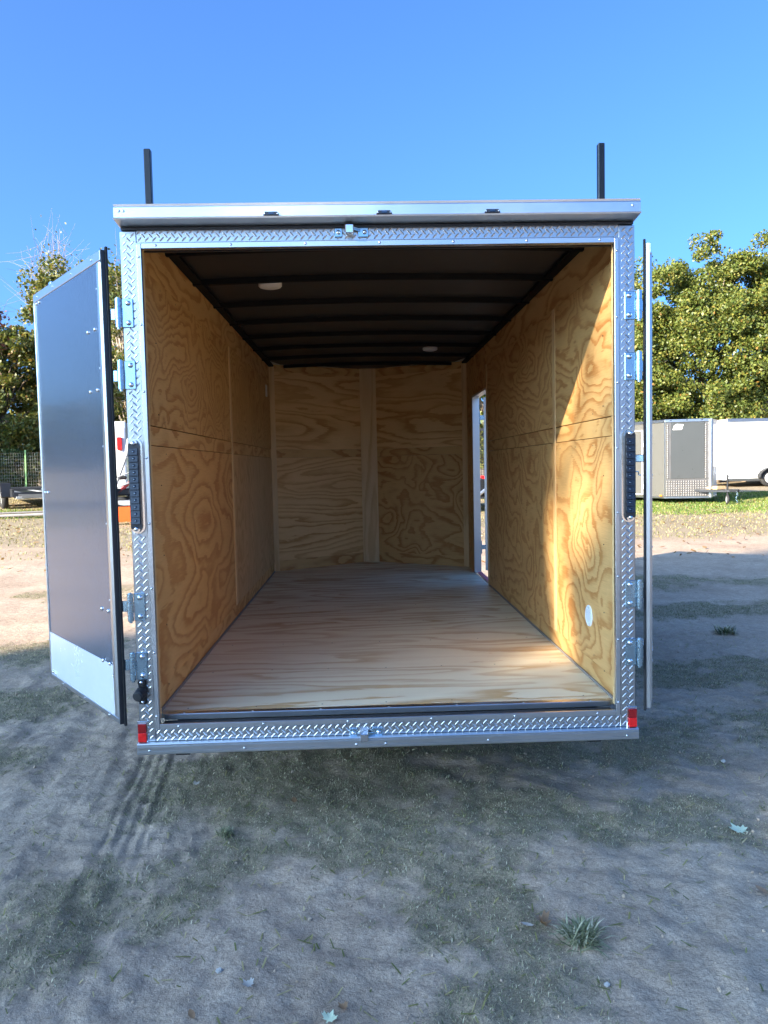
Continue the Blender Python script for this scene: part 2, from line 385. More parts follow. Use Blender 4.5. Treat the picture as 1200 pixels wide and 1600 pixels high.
gx = spread(-3.0, 3.4, .026, -900, 900, 1.09); gx = np.unique(np.concatenate([gx, np.arange(-1.55, -.8, .013)])); gx = gx[np.concatenate([[True], np.diff(gx) > .004])]; gy = spread(-1.7, 2.6, .026, -900, 900, 1.055)
GX, GY = np.meshgrid(gx, gy); fx, fy = GX.ravel(), GY.ravel()
gv = np.stack([fx, fy, ground_z(fx, fy)], 1)
nx, ny = len(gx), len(gy); ii = (np.arange(ny-1)[:, None]*nx+np.arange(nx-1)[None, :]).ravel()
SOIL, nt, b = newmat('dusty_soil_and_turf')
tc = N(nt, 'ShaderNodeTexCoord').outputs['Object']
at = N(nt, 'ShaderNodeAttribute', attribute_name='turf').outputs['Fac']
n1 = noise(nt, tc, 1.1, 5, .6); n2 = noise(nt, tc, 14, 5, .65); n3 = noise(nt, tc, 90, 4, .75); n5 = noise(nt, tc, 34, 4, .7, .6); n4 = noise(nt, tc, 260, 2, .7)
soil = ramp(nt, n1, [(.3, (.32, .24, .175)), (.52, (.41, .315, .235)), (.75, (.48, .375, .28))])
soil = mixc(nt, .55, soil, ramp(nt, n2, [(.3, (.72, .70, .68)), (.65, (1.22, 1.22, 1.2))]), 'MULTIPLY')
soil = mixc(nt, .5, soil, ramp(nt, n3, [(.33, (.62, .60, .58)), (.6, (1.25, 1.25, 1.25))]), 'MULTIPLY')
soil = mixc(nt, .55, soil, ramp(nt, n4, [(.36, (.5, .48, .46)), (.5, (1, 1, 1)), (.68, (1.35, 1.33, 1.3))]), 'MULTIPLY')
soil = mixc(nt, .32, soil, ramp(nt, n5, [(.34, (.6, .57, .54)), (.47, (1, 1, 1)), (.66, (1.22, 1.22, 1.22))]), 'MULTIPLY')
turf = ramp(nt, n2, [(.25, (.125, .11, .068)), (.5, (.225, .188, .125)), (.75, (.35, .285, .205))])
turf = mixc(nt, .8, turf, ramp(nt, n4, [(.34, (.35, .38, .33)), (.5, (1, 1, 1)), (.66, (1.6, 1.55, 1.4))]), 'MULTIPLY')
turf = mixc(nt, .6, turf, ramp(nt, n3, [(.35, (.55, .55, .5)), (.62, (1.3, 1.25, 1.1))]), 'MULTIPLY')
fac = math_(nt, 'MULTIPLY', ramp(nt, math_(nt, 'ADD', at, math_(nt, 'MULTIPLY', math_(nt, 'SUBTRACT', n2, .5), .7)), [(.25, (0,)*3), (.95, (1,)*3)]), .72)
col = mixc(nt, fac, soil, turf)
vo = N(nt, 'ShaderNodeTexVoronoi', feature='F1'); vo.inputs['Scale'].default_value = 9; nt.links.new(tc, vo.inputs['Vector'])
col = mixc(nt, ramp(nt, vo.outputs['Distance'], [(.0, (.75,)*3), (.05, (.6,)*3), (.09, (0,)*3)]), col, (.30, .22, .14))
nt.links.new(col, b.inputs['Base Color']); b.inputs['Roughness'].default_value = .95; b.inputs['Specular IOR Level'].default_value = .15
hh = math_(nt, 'ADD', math_(nt, 'ADD', math_(nt, 'MULTIPLY', n2, .9), math_(nt, 'MULTIPLY', n3, .16)), math_(nt, 'MULTIPLY', n5, .30))
bump(nt, b, hh, .015, .85)
ground = raw_mesh('ground', gv, np.stack([ii, ii+1, ii+nx+1, ii+nx], 1), SOIL, None, True, kind='structure', label='dusty bare yard with worn turf patches')
ta = ground.data.attributes.new('turf', 'FLOAT', 'POINT'); ta.data.foreach_set('value', grass_mask(fx, fy).astype(np.float32))

rng = np.random.default_rng(3)
def blades(name, n, region, hmin, hmax, w, mat, label, thr=.25, lean=.8, dens=None, **k):
    x0, x1, y0, y1 = region
    x = rng.uniform(x0, x1, n*4); y = rng.uniform(y0, y1, n*4)
    m = grass_mask(x, y) if dens is None else dens(x, y)
    keep = rng.random(n*4) < np.clip((m-thr)/(1-thr), 0, 1)**1.2
    x, y = x[keep][:n], y[keep][:n]; n = len(x)
    z = ground_z(x, y)-.004
    a = rng.uniform(0, 2*np.pi, n); h = rng.uniform(hmin, hmax, n)*rng.uniform(.5, 1, n); l = rng.uniform(.25, 1, n)*lean*h
    la = rng.uniform(0, 2*np.pi, n)
    wd = w*rng.uniform(.6, 1.2, n)
    p = np.stack([x, y, z], 1); s = np.stack([np.cos(a)*wd, np.sin(a)*wd, 0*a], 1)
    mid = p+np.stack([np.cos(la)*l*.4, np.sin(la)*l*.4, h*.6], 1)
    tip = p+np.stack([np.cos(la)*l*1.2, np.sin(la)*l*1.2, h*.85], 1)
    v = np.stack([p-s, p+s, mid+s*.8, tip, mid-s*.8], 1).reshape(-1, 3)
    i = np.arange(n)*5
    f4 = np.stack([i, i+1, i+2, i+4], 1); f3 = np.stack([i+4, i+2, i+3], 1)
    f = np.concatenate([np.stack([i, i+1, i+2], 1), np.stack([i, i+2, i+4], 1), f3])
    return raw_mesh(name, v, f, mat, None, False, kind='stuff', label=label, **k)
blades('turf_grass', 290000, (-4.5, 5.2, -1.7, 7.0), .006, .024, .0013, BLADE, 'short sparse green grass in worn patches on the dusty yard', .18)
blades('lush_grass', 60000, (4, 19, 14, 25), .04, .11, .009, BLADE_LIT, 'bright green sunlit grass around the parked grey trailer', .2, .6,
       dens=lambda x, y: np.clip((y-15.4+(fbm(x*.5, y*.8, 3, 91)-.5)*3)/1.6, 0, 1)*(.5+.5*fbm(x*2, y*2, 2, 92)))
blades('straw_grass', 70000, (-19, 14, 8.5, 30), .03, .08, .009, BLADE_DRY, 'dry yellowish grass covering the far side of the yard', .25, .8)
def lush_left(x, y): return np.exp(-((y-18.2)/1.3)**2)*(.45+.55*fbm(x*1.5, y*1.5, 2, 93))
blades('green_verge_grass', 22000, (-17, -5, 15.5, 21), .04, .10, .009, BLADE_LIT, 'green strip of grass beside the black flatbed trailer', .15, .6, dens=lush_left)
# bits of straw, twigs and crumbs
n = 5200
x = rng.uniform(-3, 3.4, n); y = rng.uniform(-1.6, 4, n); a = rng.uniform(0, np.pi, n); L = rng.uniform(.006, .028, n); w = rng.uniform(.0012, .003, n)
z = ground_z(x, y)+.004; d = np.stack([np.cos(a)*L, np.sin(a)*L, rng.uniform(-.004, .008, n)], 1); s = np.stack([-np.sin(a)*w, np.cos(a)*w, 0*a], 1); p = np.stack([x, y, z], 1)
v = np.stack([p-d-s, p-d+s, p+d+s, p+d-s], 1).reshape(-1, 3); i = np.arange(n)*4
raw_mesh('straw_litter', v, np.stack([i, i+1, i+2, i+3], 1), BLADE_DRY, None, False, kind='stuff', label='scattered bits of straw and dry stems on the dust')
n = 700
x = rng.uniform(-18, 16, n*3); y = rng.uniform(8, 24, n*3); z = ground_z(x, y)+.03; n = len(x)
p = np.stack([x, y, z], 1); d1 = rng.normal(0, .028, (n, 3)); d2 = rng.normal(0, .028, (n, 3)); d1[:, 2] *= .4; d2[:, 2] *= .4
v = np.stack([p-d1, p-d2, p+d1, p+d2], 1).reshape(-1, 3); i = np.arange(n)*4
raw_mesh('fallen_leaf_litter', v, np.stack([i, i+1, i+2, i+3], 1), LEAF_BR, None, False, kind='stuff', label='fallen brown leaves strewn over the far grass')
# clods / crumbs of soil
bm = bmesh.new(); bmesh.ops.create_icosphere(bm, subdivisions=1, radius=1); cv = np.array([q.co[:] for q in bm.verts]); cf = np.array([[q.index for q in t.verts] for t in bm.faces]); bm.free()
n = 1500; x = rng.uniform(-2.6, 2.8, n); y = rng.uniform(-1.6, 3, n); r = rng.uniform(.002, .0065, n)*rng.choice([.8, 1, 1, 1.3], n)
z = ground_z(x, y)+r*.35
v = cv[None]*r[:, None, None]*rng.uniform(.6, 1.25, (n, 12, 1))+np.stack([x, y, z], 1)[:, None]
raw_mesh('soil_crumbs', v.reshape(-1, 3), (cf[None]+(np.arange(n)*12)[:, None, None]).reshape(-1, 3), SOIL, None, False, kind='stuff', label='small crumbs and clods of dry soil')

# ------------------------------------------------------------------ the open cargo trailer
TR = empty('cargo_trailer', (0, 0, 0), label='large open enclosed trailer, lined with plywood, both rear doors swung open', cat='trailer')
FZ = .49; WX = 1.02; YC = 4.75; YN = 5.45; CZ = 2.60
def uv_planar(o, uax, vax, off):
    me = o.data; l = me.uv_layers.new(name='UVMap'); uax = Vector(uax).normalized(); vax = Vector(vax).normalized()
    for lp in me.loops:
        c = me.vertices[lp.vertex_index].co; l.data[lp.index].uv = (c.dot(uax)+off[0], c.dot(vax)+off[1])
_pi = [0]
def ply(name, mat, x0, x1, y0, y1, z0, z1, uax, vax, parent=TR, c=.0015, off=None):
    o = MB().box(x0, x1, y0, y1, z0, z1, c).build(name, mat, parent); _pi[0] += 1
    uv_planar(o, uax, vax, off or (_pi[0]*3.37, _pi[0]*1.91)); return o
Yv = (0, 1, 0); Zv = (0, 0, 1); Xv = (1, 0, 0)
T = .012
# floor: two sheets deep
for k, (a, b_) in enumerate(((.1255, 2.49), (2.4915, 4.70))):
    ply('floor_panel', PLY_FLOOR, -WX, WX, a, b_, FZ-.02, FZ, Xv, Yv, c=0)
MB().prism([(-1.02, 4.7015, FZ-.02), (1.02, 4.7015, FZ-.02), (1.02, YC, FZ-.02), (0, YN, FZ-.02), (-1.02, YC, FZ-.02)], (0, 0, .02)).build('floor_panel', PLY_FLOOR, TR)
uv_planar(TR.children[-1] if TR.children else None, Xv, Yv, (5.1, .3))
def side(sx, seams, y_end, mats):
    xi = sx*(WX-.004); xo = sx*(WX+.008); xs = sx*WX
    ply('wall_strip', PLY_STRIP, xs, xo, .03, y_end, FZ, .583, Yv, Zv)
    ply('wall_strip', PLY_STRIP, xs, xo, .03, y_end, 1.676, 1.760, Yv, Zv)
    ply('wall_strip', PLY_STRIP, xs, xo, .03, y_end, 2.435, CZ+.03, Yv, Zv)
    for j in range(len(seams)-1):
        a, b_ = seams[j], seams[j+1]
        ply('wall_panel', mats[j][0], xi, xo, a, b_, .586, 1.673, *mats[j][2], off=mats[j][3])
        ply('wall_panel', mats[j][1], xi, xo, a, b_, 1.763, 2.432, *mats[j][2], off=mats[j][4])
        if j: ply('batten', PLY_BATT, sx*(WX-.0095), sx*(WX-.003), a-.028, a+.028, .587, 2.43, Zv, Yv)
HV = (Yv, Zv); VH = (Zv, Yv)
side(-1, (.03, 2.3, YC), YC, [(PLY_BOLD, PLY_FINE, HV, (.2, .1), (3.3, 2.2)), (PLY_PALE, PLY_FINE, VH, (4.2, 1.1), (7.1, 5.4))])
side(1, (.03, 1.15, 3.47), 3.52, [(PLY_FIG, PLY_SWIRL, HV, (6.4, 3.1), (1.2, 7.3)), (PLY_FIG, PLY_SWIRL, HV, (9.9, .7), (5.5, 2.8))])
# right wall round the side door: header piece and front stub
ply('wall_panel', PLY_FIG, WX-.004, WX+.008, 3.525, 4.345, 2.235, CZ+.03, Yv, Zv)
ply('wall_panel', PLY_FIG, WX-.004, WX+.008, 4.35, YC, FZ, CZ+.03, Zv, Yv)
ply('batten', PLY_BATT, WX-.012, WX-.005, 3.455, 3.505, FZ, 2.43, Zv, Yv)
# front vee: boards in a slanted frame
for sx in (-1, 1):
    c0 = Vector((sx*WX, YC, 0)); c1 = Vector((0, YN, 0)); e = (c1-c0).normalized(); n_ = Vector((-e.y*1, e.x, 0))
    if n_.y > 0: n_ = -n_                                  # towards the room
    Lv = (c1-c0).length
    def vee(name, mat, u0, u1, z0, z1, proud, th, uax, vax, off):
        ctr = c0+e*((u0+u1)/2)+n_*(proud-th/2)+Vector((0, 0, (z0+z1)/2))
        o = MB().obox(ctr, e, n_, Zv, u1-u0, th, z1-z0, .001).build(name, mat, TR); uv_planar(o, uax, vax, off); return o
    k = 3.3 if sx < 0 else 8.9
    vee('wall_panel', PLY_FRONT if sx < 0 else PLY_FIG, .06, Lv-.085, .60, 1.673, .004, .012, e, Zv, (k, .6))
    vee('wall_panel', PLY_FRONT, .06, Lv-.085, 1.757, 2.56, .004, .012, e, Zv, (k+2, 1.7+sx))
    vee('wall_strip', PLY_STRIP, .06, Lv-.085, 1.674, 1.756, .0, .010, e, Zv, (k+4, .2))
    vee('wall_strip', PLY_STRIP, .06, Lv-.085, FZ, .599, .0, .010, e, Zv, (k+6, .9))
    vee('wall_strip', PLY_STRIP, .06, Lv-.085, 2.561, CZ+.08, .0, .010, e, Zv, (k+5, .4))
    vee('batten', PLY_BATT, -.005, .058, FZ+.002, CZ+.05, .010, .014, Zv, e, (k+1, .3))
o = MB().box(-.09, .09, YN-.075, YN-.062, FZ+.002, CZ+.08, .001).build('nose_board', PLY_BATT, TR); uv_planar(o, Zv, Xv, (2.2, 1.4))
# caulk / cove lines along the floor
cv_ = MB()
for sx in (-1, 1): cv_.obox((sx*(WX-.006), 1.79 if sx > 0 else 2.37, FZ+.006), Xv, Yv, Zv, .012, 3.42 if sx > 0 else 4.7, .012, .003)
cv_.build('floor_cove', CAULK, TR)
# nail and staple heads in the boards (too small to single out)
nl = MB()
for sx in (-1, 1):
    for yy in np.arange(.12, 4.6 if sx < 0 else 3.4, .305):
        for zz in (.62, 1.64, 1.79, 2.40): nl.dome((sx*(WX-.004), yy, zz), (-sx, 0, 0), .004, .001, 6)
    for yy in np.arange(.1, 1.9, .31):
        for zz in (.64, .9, 1.2, 1.5, 1.8, 2.1): nl.dome((sx*.952, .066, zz), (-sx, -.4, 0), .003, .002, 6)
for yy in np.arange(.2, 4.7, .61):
    for xx in np.arange(-.9, .91, .3): nl.dome((xx+random.uniform(-.01, .01), yy+random.uniform(-.01, .01), FZ), (0, 0, 1), .004, .001, 6)
nl.build('nail_head', DKSTEEL, TR, kind='stuff')
# ceiling boards and roof bows (bowed up slightly at the centre)
def cz(x): return CZ+.022*(1-(x/1.03)**2)
ribs = [.58+.61*k for k in range(8)]
edges = [.03]+ribs+[YN+.04]
xs_ = np.linspace(-1.03, 1.03, 9)
for k in range(len(edges)-1):
    a, b_ = edges[k]+.0005, edges[k+1]-.0005
    def hw(y): return 1.03 if y < YC else 1.03*max(.02, (YN+.05-y)/(YN+.05-YC))
    v = []; 
    for yy in (a, b_):
        for t in xs_: q = t*hw(yy)/1.03; v.append((q, yy, cz(q)+.028))
    nn_ = len(xs_); f = [(i, nn_+i, nn_+i+1, i+1) for i in range(nn_-1)]
    MB().add(v, f, True).build('ceiling_panel', CEILM, TR)
for y in ribs:
    w2 = 1.02 if y < YC else 1.02*(YN-y)/(YN-YC)
    v = []; 
    for t in xs_:
        q = t*w2/1.03
        for dy, dz in ((-.026, .026), (-.015, -.002), (.015, -.002), (.026, .026)): v.append((q, y+dy, cz(q)+dz))
    f = [(i*4+j, i*4+j+1, i*4+j+5, i*4+j+4) for i in range(len(xs_)-1) for j in range(3)]
    MB().add(v, f).build('roof_bow', RIBM, TR)
for sx in (-1, 1):
    MB().box(sx*1.018, sx*.965, .03, YC-.02, CZ+.004, CZ+.02, .003).build('ceiling_rail', RIBM, TR)
# dome lights
for (x, y) in ((-.60, 1.30), (.56, 3.85)):
    z = cz(x)+.0
    d = MB(); n = 28; prof = [(.068, .02), (.068, .004), (.061, -.004), (.044, -.009), (0, -.011)]
    v = [(x+r*math.cos(2*math.pi*i/n), y+r*math.sin(2*math.pi*i/n), z+h) for r, h in prof for i in range(n)]
    d.add(v, [(k*n+i, k*n+(i+1)%n, (k+1)*n+(i+1)%n, (k+1)*n+i)[::-1] for k in range(len(prof)-1) for i in range(n)], True)
    d.build('dome_light', WHITEP, TR)
MB().obox((-WX+.010, 4.42, 2.33), Xv, Yv, Zv, .012, .07, .115, .003).build('light_switch', WHITEP, TR)

# round white vent on the right wall
vc = Vector((WX-.004, .50, .80)); n = 28
vd = MB(); v = []
for r, h in ((.053, 0), (.051, .006), (.043, .008), (.040, .003)):
    v += [(vc.x-h, vc.y+r*math.cos(2*math.pi*i/n), vc.z+r*math.sin(2*math.pi*i/n)) for i in range(n)]
vd.add(v, [(k*n+i, k*n+(i+1)%n, (k+1)*n+(i+1)%n, (k+1)*n+i) for k in range(3) for i in range(n)], True)
vent = vd.build('round_vent', STICK, TR)
MB().add([(vc.x-.0032, vc.y+.041*math.cos(2*math.pi*i/n), vc.z+.041*math.sin(2*math.pi*i/n)) for i in range(n)], [list(range(n))[::-1]]).build('vent_face', STICKD, vent)
for k in range(-2, 3):
    q = k*.0145; L = 2*math.sqrt(.038**2-q*q)*.95; dd = Vector((0, .35, -.94)).normalized(); pp = Vector((0, .94, .35))
    MB().obox(vc+Vector((-.006, 0, 0))+pp*q, Xv, dd, pp, .005, L, .007, .001).build('vent_slat', STICK, vent)

# --- rear frame
def tread_plate(x0, x1, z0, z1, y, parent, name='tread_plate', depth=.05, label=None):
    """flat plate with raised lozenges on its rear face"""
    m = MB().box(x0, x1, y, y+depth, z0, z1, .002)
    a = .0215; Lg = .0148; wd = .0036; ht = .0013
    xm, zm = (x0+x1)/2, (z0+z1)/2; nR = int(max(x1-x0, z1-z0)/a)+2
    for i in range(-nR, nR+1):
        for j in range(-nR, nR+1):
            cx, cz_ = xm+(i-j)*a*.7071+.001, zm+(i+j)*a*.7071
            if not (x0+.009 < cx < x1-.009 and z0+.0085 < cz_ < z1-.0085): continue
            s = 1 if (i+j) % 2 else -1
            d = Vector((.7071*s, 0, .7071)); p = Vector((.7071, 0, -.7071*s)); c = Vector((cx, y, cz_)); up = Vector((0, -ht, 0))
            Lc = Lg
            v = [c-d*Lc, c-d*Lc*.45-p*wd, c+d*Lc*.45-p*wd, c+d*Lc, c+d*Lc*.45+p*wd, c-d*Lc*.45+p*wd, c-d*Lc*.6+up, c+d*Lc*.6+up]
            fs = [(0,1,6),(1,2,7,6),(2,3,7),(3,4,7),(4,5,6,7),(5,0,6)]
            if (v[1]-v[0]).cross(v[6]-v[0]).y > 0: fs = [q[::-1] for q in fs]
            m.add(v, fs)
    return m.build(name, TREAD, parent, label=label)
for sx in (-1, 1):
    a, b_ = sorted((sx*1.0, sx*1.067))
    tread_plate(a, b_, .411, 2.545, 0, TR, 'corner_post', .06)
    # aluminium inner trim
    a, b_ = sorted((sx*.981, sx*.9995))
    t = MB().box(a, b_, -.0035, .018, .462, 2.4935, .0015)
    for zz in np.linspace(.52, 2.44, 8): t.dome((sx*.991, -.0035, zz), (0, -1, 0), .0055, .004)
    t.build('inner_trim', ALU, TR)
    MB().box(sx*.9825, sx*1.012, .019, .045, FZ+.012, 2.49, .001).build('door_jamb', PLY_BATT, TR)
    uv_planar(bpy.data.objects[[o.name for o in C.objects][-1]], Zv, Xv, (sx*2, 1))
    # outside skin of the trailer body
    MB().box(sx*1.062, sx*1.07, .061, YC, .42, 2.60, .001).build('side_skin', CHAR_EXT, TR) if sx < 0 else None
tread_plate(-.9995, .9995, 2.497, 2.556, 0.001, TR, 'header_plate', .05)
MB().box(-1.06, 1.06, .0525, .07, 2.476, 2.645).build('header_leak_block', DKSTEEL, TR)  # filler added to stop sunlight leaking in above the header
h = MB().box(-.9805, .9805, -.0035, .03, 2.474, 2.4965, .0015)
h.box(-.9993, -.9806, -.003, .017, 2.4938, 2.4965); h.box(.9806, .9993, -.003, .017, 2.4938, 2.4965)
for xx in np.linspace(-.92, .92, 7): h.dome((xx, -.0035, 2.486), (0, -1, 0), .0055, .004)
h.build('header_trim', ALU, TR)
# drip rail above: fascia with a lip and a sloping underside
fp = [(0.0, 2.557), (-.085, 2.566), (-.092, 2.564), (-.094, 2.570), (-.086, 2.574), (-.086, 2.612), (-.081, 2.618), (-.083, 2.626), (.02, 2.632), (.02, 2.557)]
m = MB().prism([(-1.062, y, z) for y, z in fp], (2.124, 0, 0))
for x in (-1.04, -1.022, 1.03): m.dome((x, -.086, 2.598), (0, -1, 0), .006, .004)
dr = m.build('drip_rail', ALU_MILL, TR)
MB().box(-1.058, 1.058, -.012, .03, 2.546, 2.5565, .001).build('rail_shade_strip', DKSTEEL, TR)  # solid dark strip standing in for the shade under the drip rail
for xx in (-.435, .018, .455):
    z0 = 2.5745
    m = MB().prism([(xx-.032, -.087, z0), (xx+.032, -.087, z0), (xx+.024, -.087, z0+.013), (xx-.024, -.087, z0+.013)], (0, -.006, 0)); l = m.build('marker_light', SMOKE, TR)
    MB().prism([(xx-.011, -.0935, z0+.003), (xx+.011, -.0935, z0+.003), (xx+.010, -.0935, z0+.011), (xx-.010, -.0935, z0+.011)], (0, -.002, 0)).build('lens', LEDM, l)
    for q in (-1, 1): MB().dome((xx+q*.025, -.0935, z0+.005), (0, -1, 0), .003, .003, 6).build('screw', CHROME, l)
# sill
MB().box(-.9805, .9805, .0125, .0845, .462, .472, .001).build('threshold_seal', RUBBER, TR)
MB().box(-.95, .95, .0, .03, .493, .503).build('rubber_gap', RUBBER, TR) if False else None
m = MB().box(-.982, .982, .085, .125, .474, FZ+.010, .003)
for xx in np.linspace(-.9, .9, 7): m.dome((xx, .10, FZ+.010), (0, 0, 1), .006, .003)
m.build('threshold_strip', ALU, TR)
m = MB().box(-.9805, .9805, -.0035, .012, .4625, .485, .0015)
for xx in np.linspace(-.9, .9, 6): m.dome((xx, -.0035, .474), (0, -1, 0), .0055, .004)
m.build('sill_trim', ALU, TR)
tread_plate(-.9995, .9995, .4115, .4615, .001, TR, 'sill_plate', .05)
fp = [(.03, .363), (-.024, .363), (-.028, .367), (-.028, .376), (-.025, .378), (-.025, .386), (-.028, .388), (-.028, .396), (-.024, .398), (-.024, .404), (-.027, .4065), (-.024, .4105), (.03, .4105)]
m = MB().prism([(-1.072, y, z) for y, z in fp], (2.144, 0, 0))
for xx in (-1.02, -.62, -.145, -.02, .42, 1.02): m.dome((xx, -.028, .381), (0, -1, 0), .006, .005)
m.build('rear_bumper', ALU, TR)
# latch keepers top and bottom
def keeper(xc, zc, tall):
    k = MB().obox((xc-.052, -.004, zc), Xv, Yv, Zv, .032, .010, .036, .002).build('latch_keeper', ZINC, TR)
    MB().obox((xc+.050, -.004, zc), Xv, Yv, Zv, .044, .010, .038, .002).build('keeper_plate', ZINC, k)
    MB().obox((xc-.006, -.022, zc+tall), Xv, Yv, Zv, .034, .044, .036, .003).build('keeper_block', CHROME, k)
    MB().obox((xc+.022, -.012, zc+tall+.006), (1, .25, -.25), Yv, Zv, .036, .006, .014, .001).build('keeper_arm', ZINC, k)
    for q in (-.052, .056): MB().dome((xc+q, -.009, zc), (0, -1, 0), .010, .008, 10).build('bolt', CHROME, k)
keeper(-.118, 2.527, .006); keeper(-.105, .424, -.012)
# red corner markers
for sx in (-1, 1):
    x = sx*1.052
    r_ = MB().box(x-.024, x+.022, -.004, .0, .404, .500, .003).build('corner_marker', CHROME, TR)
    MB().box(x-.019, x+.017, -.014, -.0042, .452, .492, .002).build('upper_lens', REDD, r_)
    MB().box(x-.019, x+.017, -.0142, -.0042, .412, .4518, .002).build('lower_lens', REDB, r_)
# tail light bars: eleven smoked cells in a rounded chrome housing
def stadium(xc, z0, z1, r, y):
    p = [(xc+r*math.cos(t), y, z1-r+r*math.sin(t)) for t in np.linspace(0, math.pi, 11)]
    return p+[(xc+r*math.cos(t), y, z0+r+r*math.sin(t)) for t in np.linspace(math.pi, 2*math.pi, 11)]
for sx in (-1, 1):
    xc = sx*1.040; ins = -sx*.0
    z0, z1 = 1.302, 1.698
    lb = MB().prism(stadium(xc-sx*.004, z0, z1, .030, -.0022), (0, -.006, 0)).build('tail_light', CHROME, TR)
    MB().prism(stadium(xc, z0+.008, z1-.008, .0225, -.0083), (0, -.012, 0)).build('light_housing', DKSTEEL, lb)
    for zz in (z0+.02, z1-.02):
        MB().dome((xc, -.0204, zz), (0, -1, 0), .010, .008, 10).build('screw', CHROME, lb)
        MB().prism([(xc+.0165*math.cos(t), -.0204, zz+(.0165 if zz > 1.5 else -.0165)*math.sin(t)) for t in np.linspace(0, math.pi, 9)], (0, -.002, 0)).build('end_cap', CHROME, lb)
    zz0, zz1 = z0+.040, z1-.040; cell = (zz1-zz0)/11
    for k in range(11):
        a = zz0+k*cell; c_ = a+cell/2
        v = [(xc-.019, -.0206, a+.0006), (xc+.019, -.0206, a+.0006), (xc+.019, -.0206, a+cell-.0006), (xc-.019, -.0206, a+cell-.0006),
             (xc-.018, -.0300, a+.0012), (xc+.018, -.0300, a+.0012), (xc+.018, -.0235, a+cell-.0012), (xc-.018, -.0235, a+cell-.0012)]
        ln = MB().add(v, [(0,1,5,4),(1,2,6,5),(2,3,7,6),(3,0,4,7),(4,5,6,7)]).build('lens', SMOKE, lb)
        MB().dome((xc-sx*.002, -.0262, c_), (0, -1, .5), .006, .004, 10).build('led', LEDM, lb)

# --- rear doors
def mk_door(org, d, sgn, tag_label):
    """org: inner hinge corner; d: towards the free edge; inner face normal n"""
    org = Vector((*org, 0)); d = Vector((*d, 0)).normalized(); nrm = Vector((d.y, -d.x, 0)) if sgn > 0 else Vector((-d.y, d.x, 0))
    z0, z1 = .492, 2.472; W_ = 1.0; th = .026
    def bx(u0, u1, w0, w1, a, b_, c=0): return MB().obox(org+d*((u0+u1)/2)+nrm*((w0+w1)/2)+Vector((0, 0, (a+b_)/2)), d, nrm, Zv, u1-u0, abs(w1-w0), b_-a, c)
    def pt(u, w, z): return org+d*u+nrm*w+Vector((0, 0, z))
    dr_ = bx(.045, W_-.015, -th+.002, -.004, z0+.03, z1-.04, .001).build('rear_door', CHAR, TR, label=tag_label)
    bx(.046, W_-.016, -.0038, -.0018, z0+.022, .735, .0005).build('kick_plate', KICK, dr_)
    t = bx(.0, W_-.002, -th+.004, -.0005, z1-.040, z1, .0015)
    for u in (.10, .38, .66, .93): t.dome(pt(u, -.0005, z1-.02), nrm, .006, .004)
    t.build('top_trim', ALU, dr_)
    t = bx(.0, W_-.002, -th+.004, -.0005, z0, z0+.022, .0015)
    for u in (.12, .45, .78): t.dome(pt(u, -.0005, z0+.011), nrm, .005, .004)
    t.build('bottom_trim', ALU, dr_)
    # hinge stile: rounded channel
    t = bx(.004, .044, -th+.004, .003, z0+.0225, z1-.0405, .008)
    for zz in np.linspace(z0+.2, z1-.15, 6): t.dome(pt(.044, .0, zz), nrm, .005, .005)
    t.build('hinge_stile', ALU, dr_)
    t = bx(W_-.0148, W_, -th+.004, .001, z0+.0225, z1-.0405, .003)
    for zz in np.linspace(z0+.2, z1-.2, 5): t.dome(pt(W_-.007, .001, zz), nrm, .004, .004)
    t.build('free_stile', ALU, dr_)
    # exterior skin edge + black seal along the hinge side, standing a little taller
    bx(-.004, .003, -th+.004, -.004, z0-.004, z1+.002, .002).build('edge_strip', DKSTEEL if sgn < 0 else ALU, dr_)
    bx(-.010, .004, -th-.006, -th+.0045, z0-.014, z1+.016, .002).build('rubber_seal', RUBBER, dr_)
    for (zz, us) in ((2.165, (.10, .19)), (1.91, (.10, .19)), (.965, (.085, .165)), (.735, (.085, .17))):
        for u in us: MB().dome(pt(u, -.0018 if zz < .74 else -.004, zz), nrm, .0095, .007, 8).build('bolt', CHROME, dr_)
    for zz in (2.42, 1.465, .53):
        for u in (W_-.05, W_-.095): MB().dome(pt(u, -.0018 if zz < .7 else -.004, zz), nrm, .0085, .0065, 8).build('bolt', CHROME, dr_)
    # cam bar lock on the outside: rod, end cams, handle
    if sgn > 0: return dr_, pt, d, nrm
    w_ = -th-.028
    MB().tube(pt(W_-.14, w_, z0-.03), pt(W_-.14, w_, z1+.035), .0125, n=12).build('lock_rod', ZINC, dr_)
    c_ = MB()
    for zz in (z0-.045, z1+.02): c_.obox(pt(W_-.14, w_-.004, zz+.012), d, nrm, Zv, .034, .03, .032, .004)
    c_.build('lock_cam', ZINC, dr_)
    MB().obox(pt(W_-.3, w_-.012, 1.2), d, nrm, Zv, .36, .012, .03, .004).build('lock_handle', ZINC, dr_)
    for zz in (2.3, 1.45, .62): MB().obox(pt(W_-.14, -th-.012, zz), d, nrm, Zv, .07, .022, .05, .003).build('rod_bracket', ZINC, dr_)
    return dr_, pt, d, nrm
dl, ptL, dL, nL = mk_door((-1.152, 0), (-.605, .80), -1, 'left rear door folded back with its dark glossy inner face showing')
drr, ptR, dR, nR = mk_door((1.137, .0), (.3600, .933), 1, 'right rear door seen edge on')
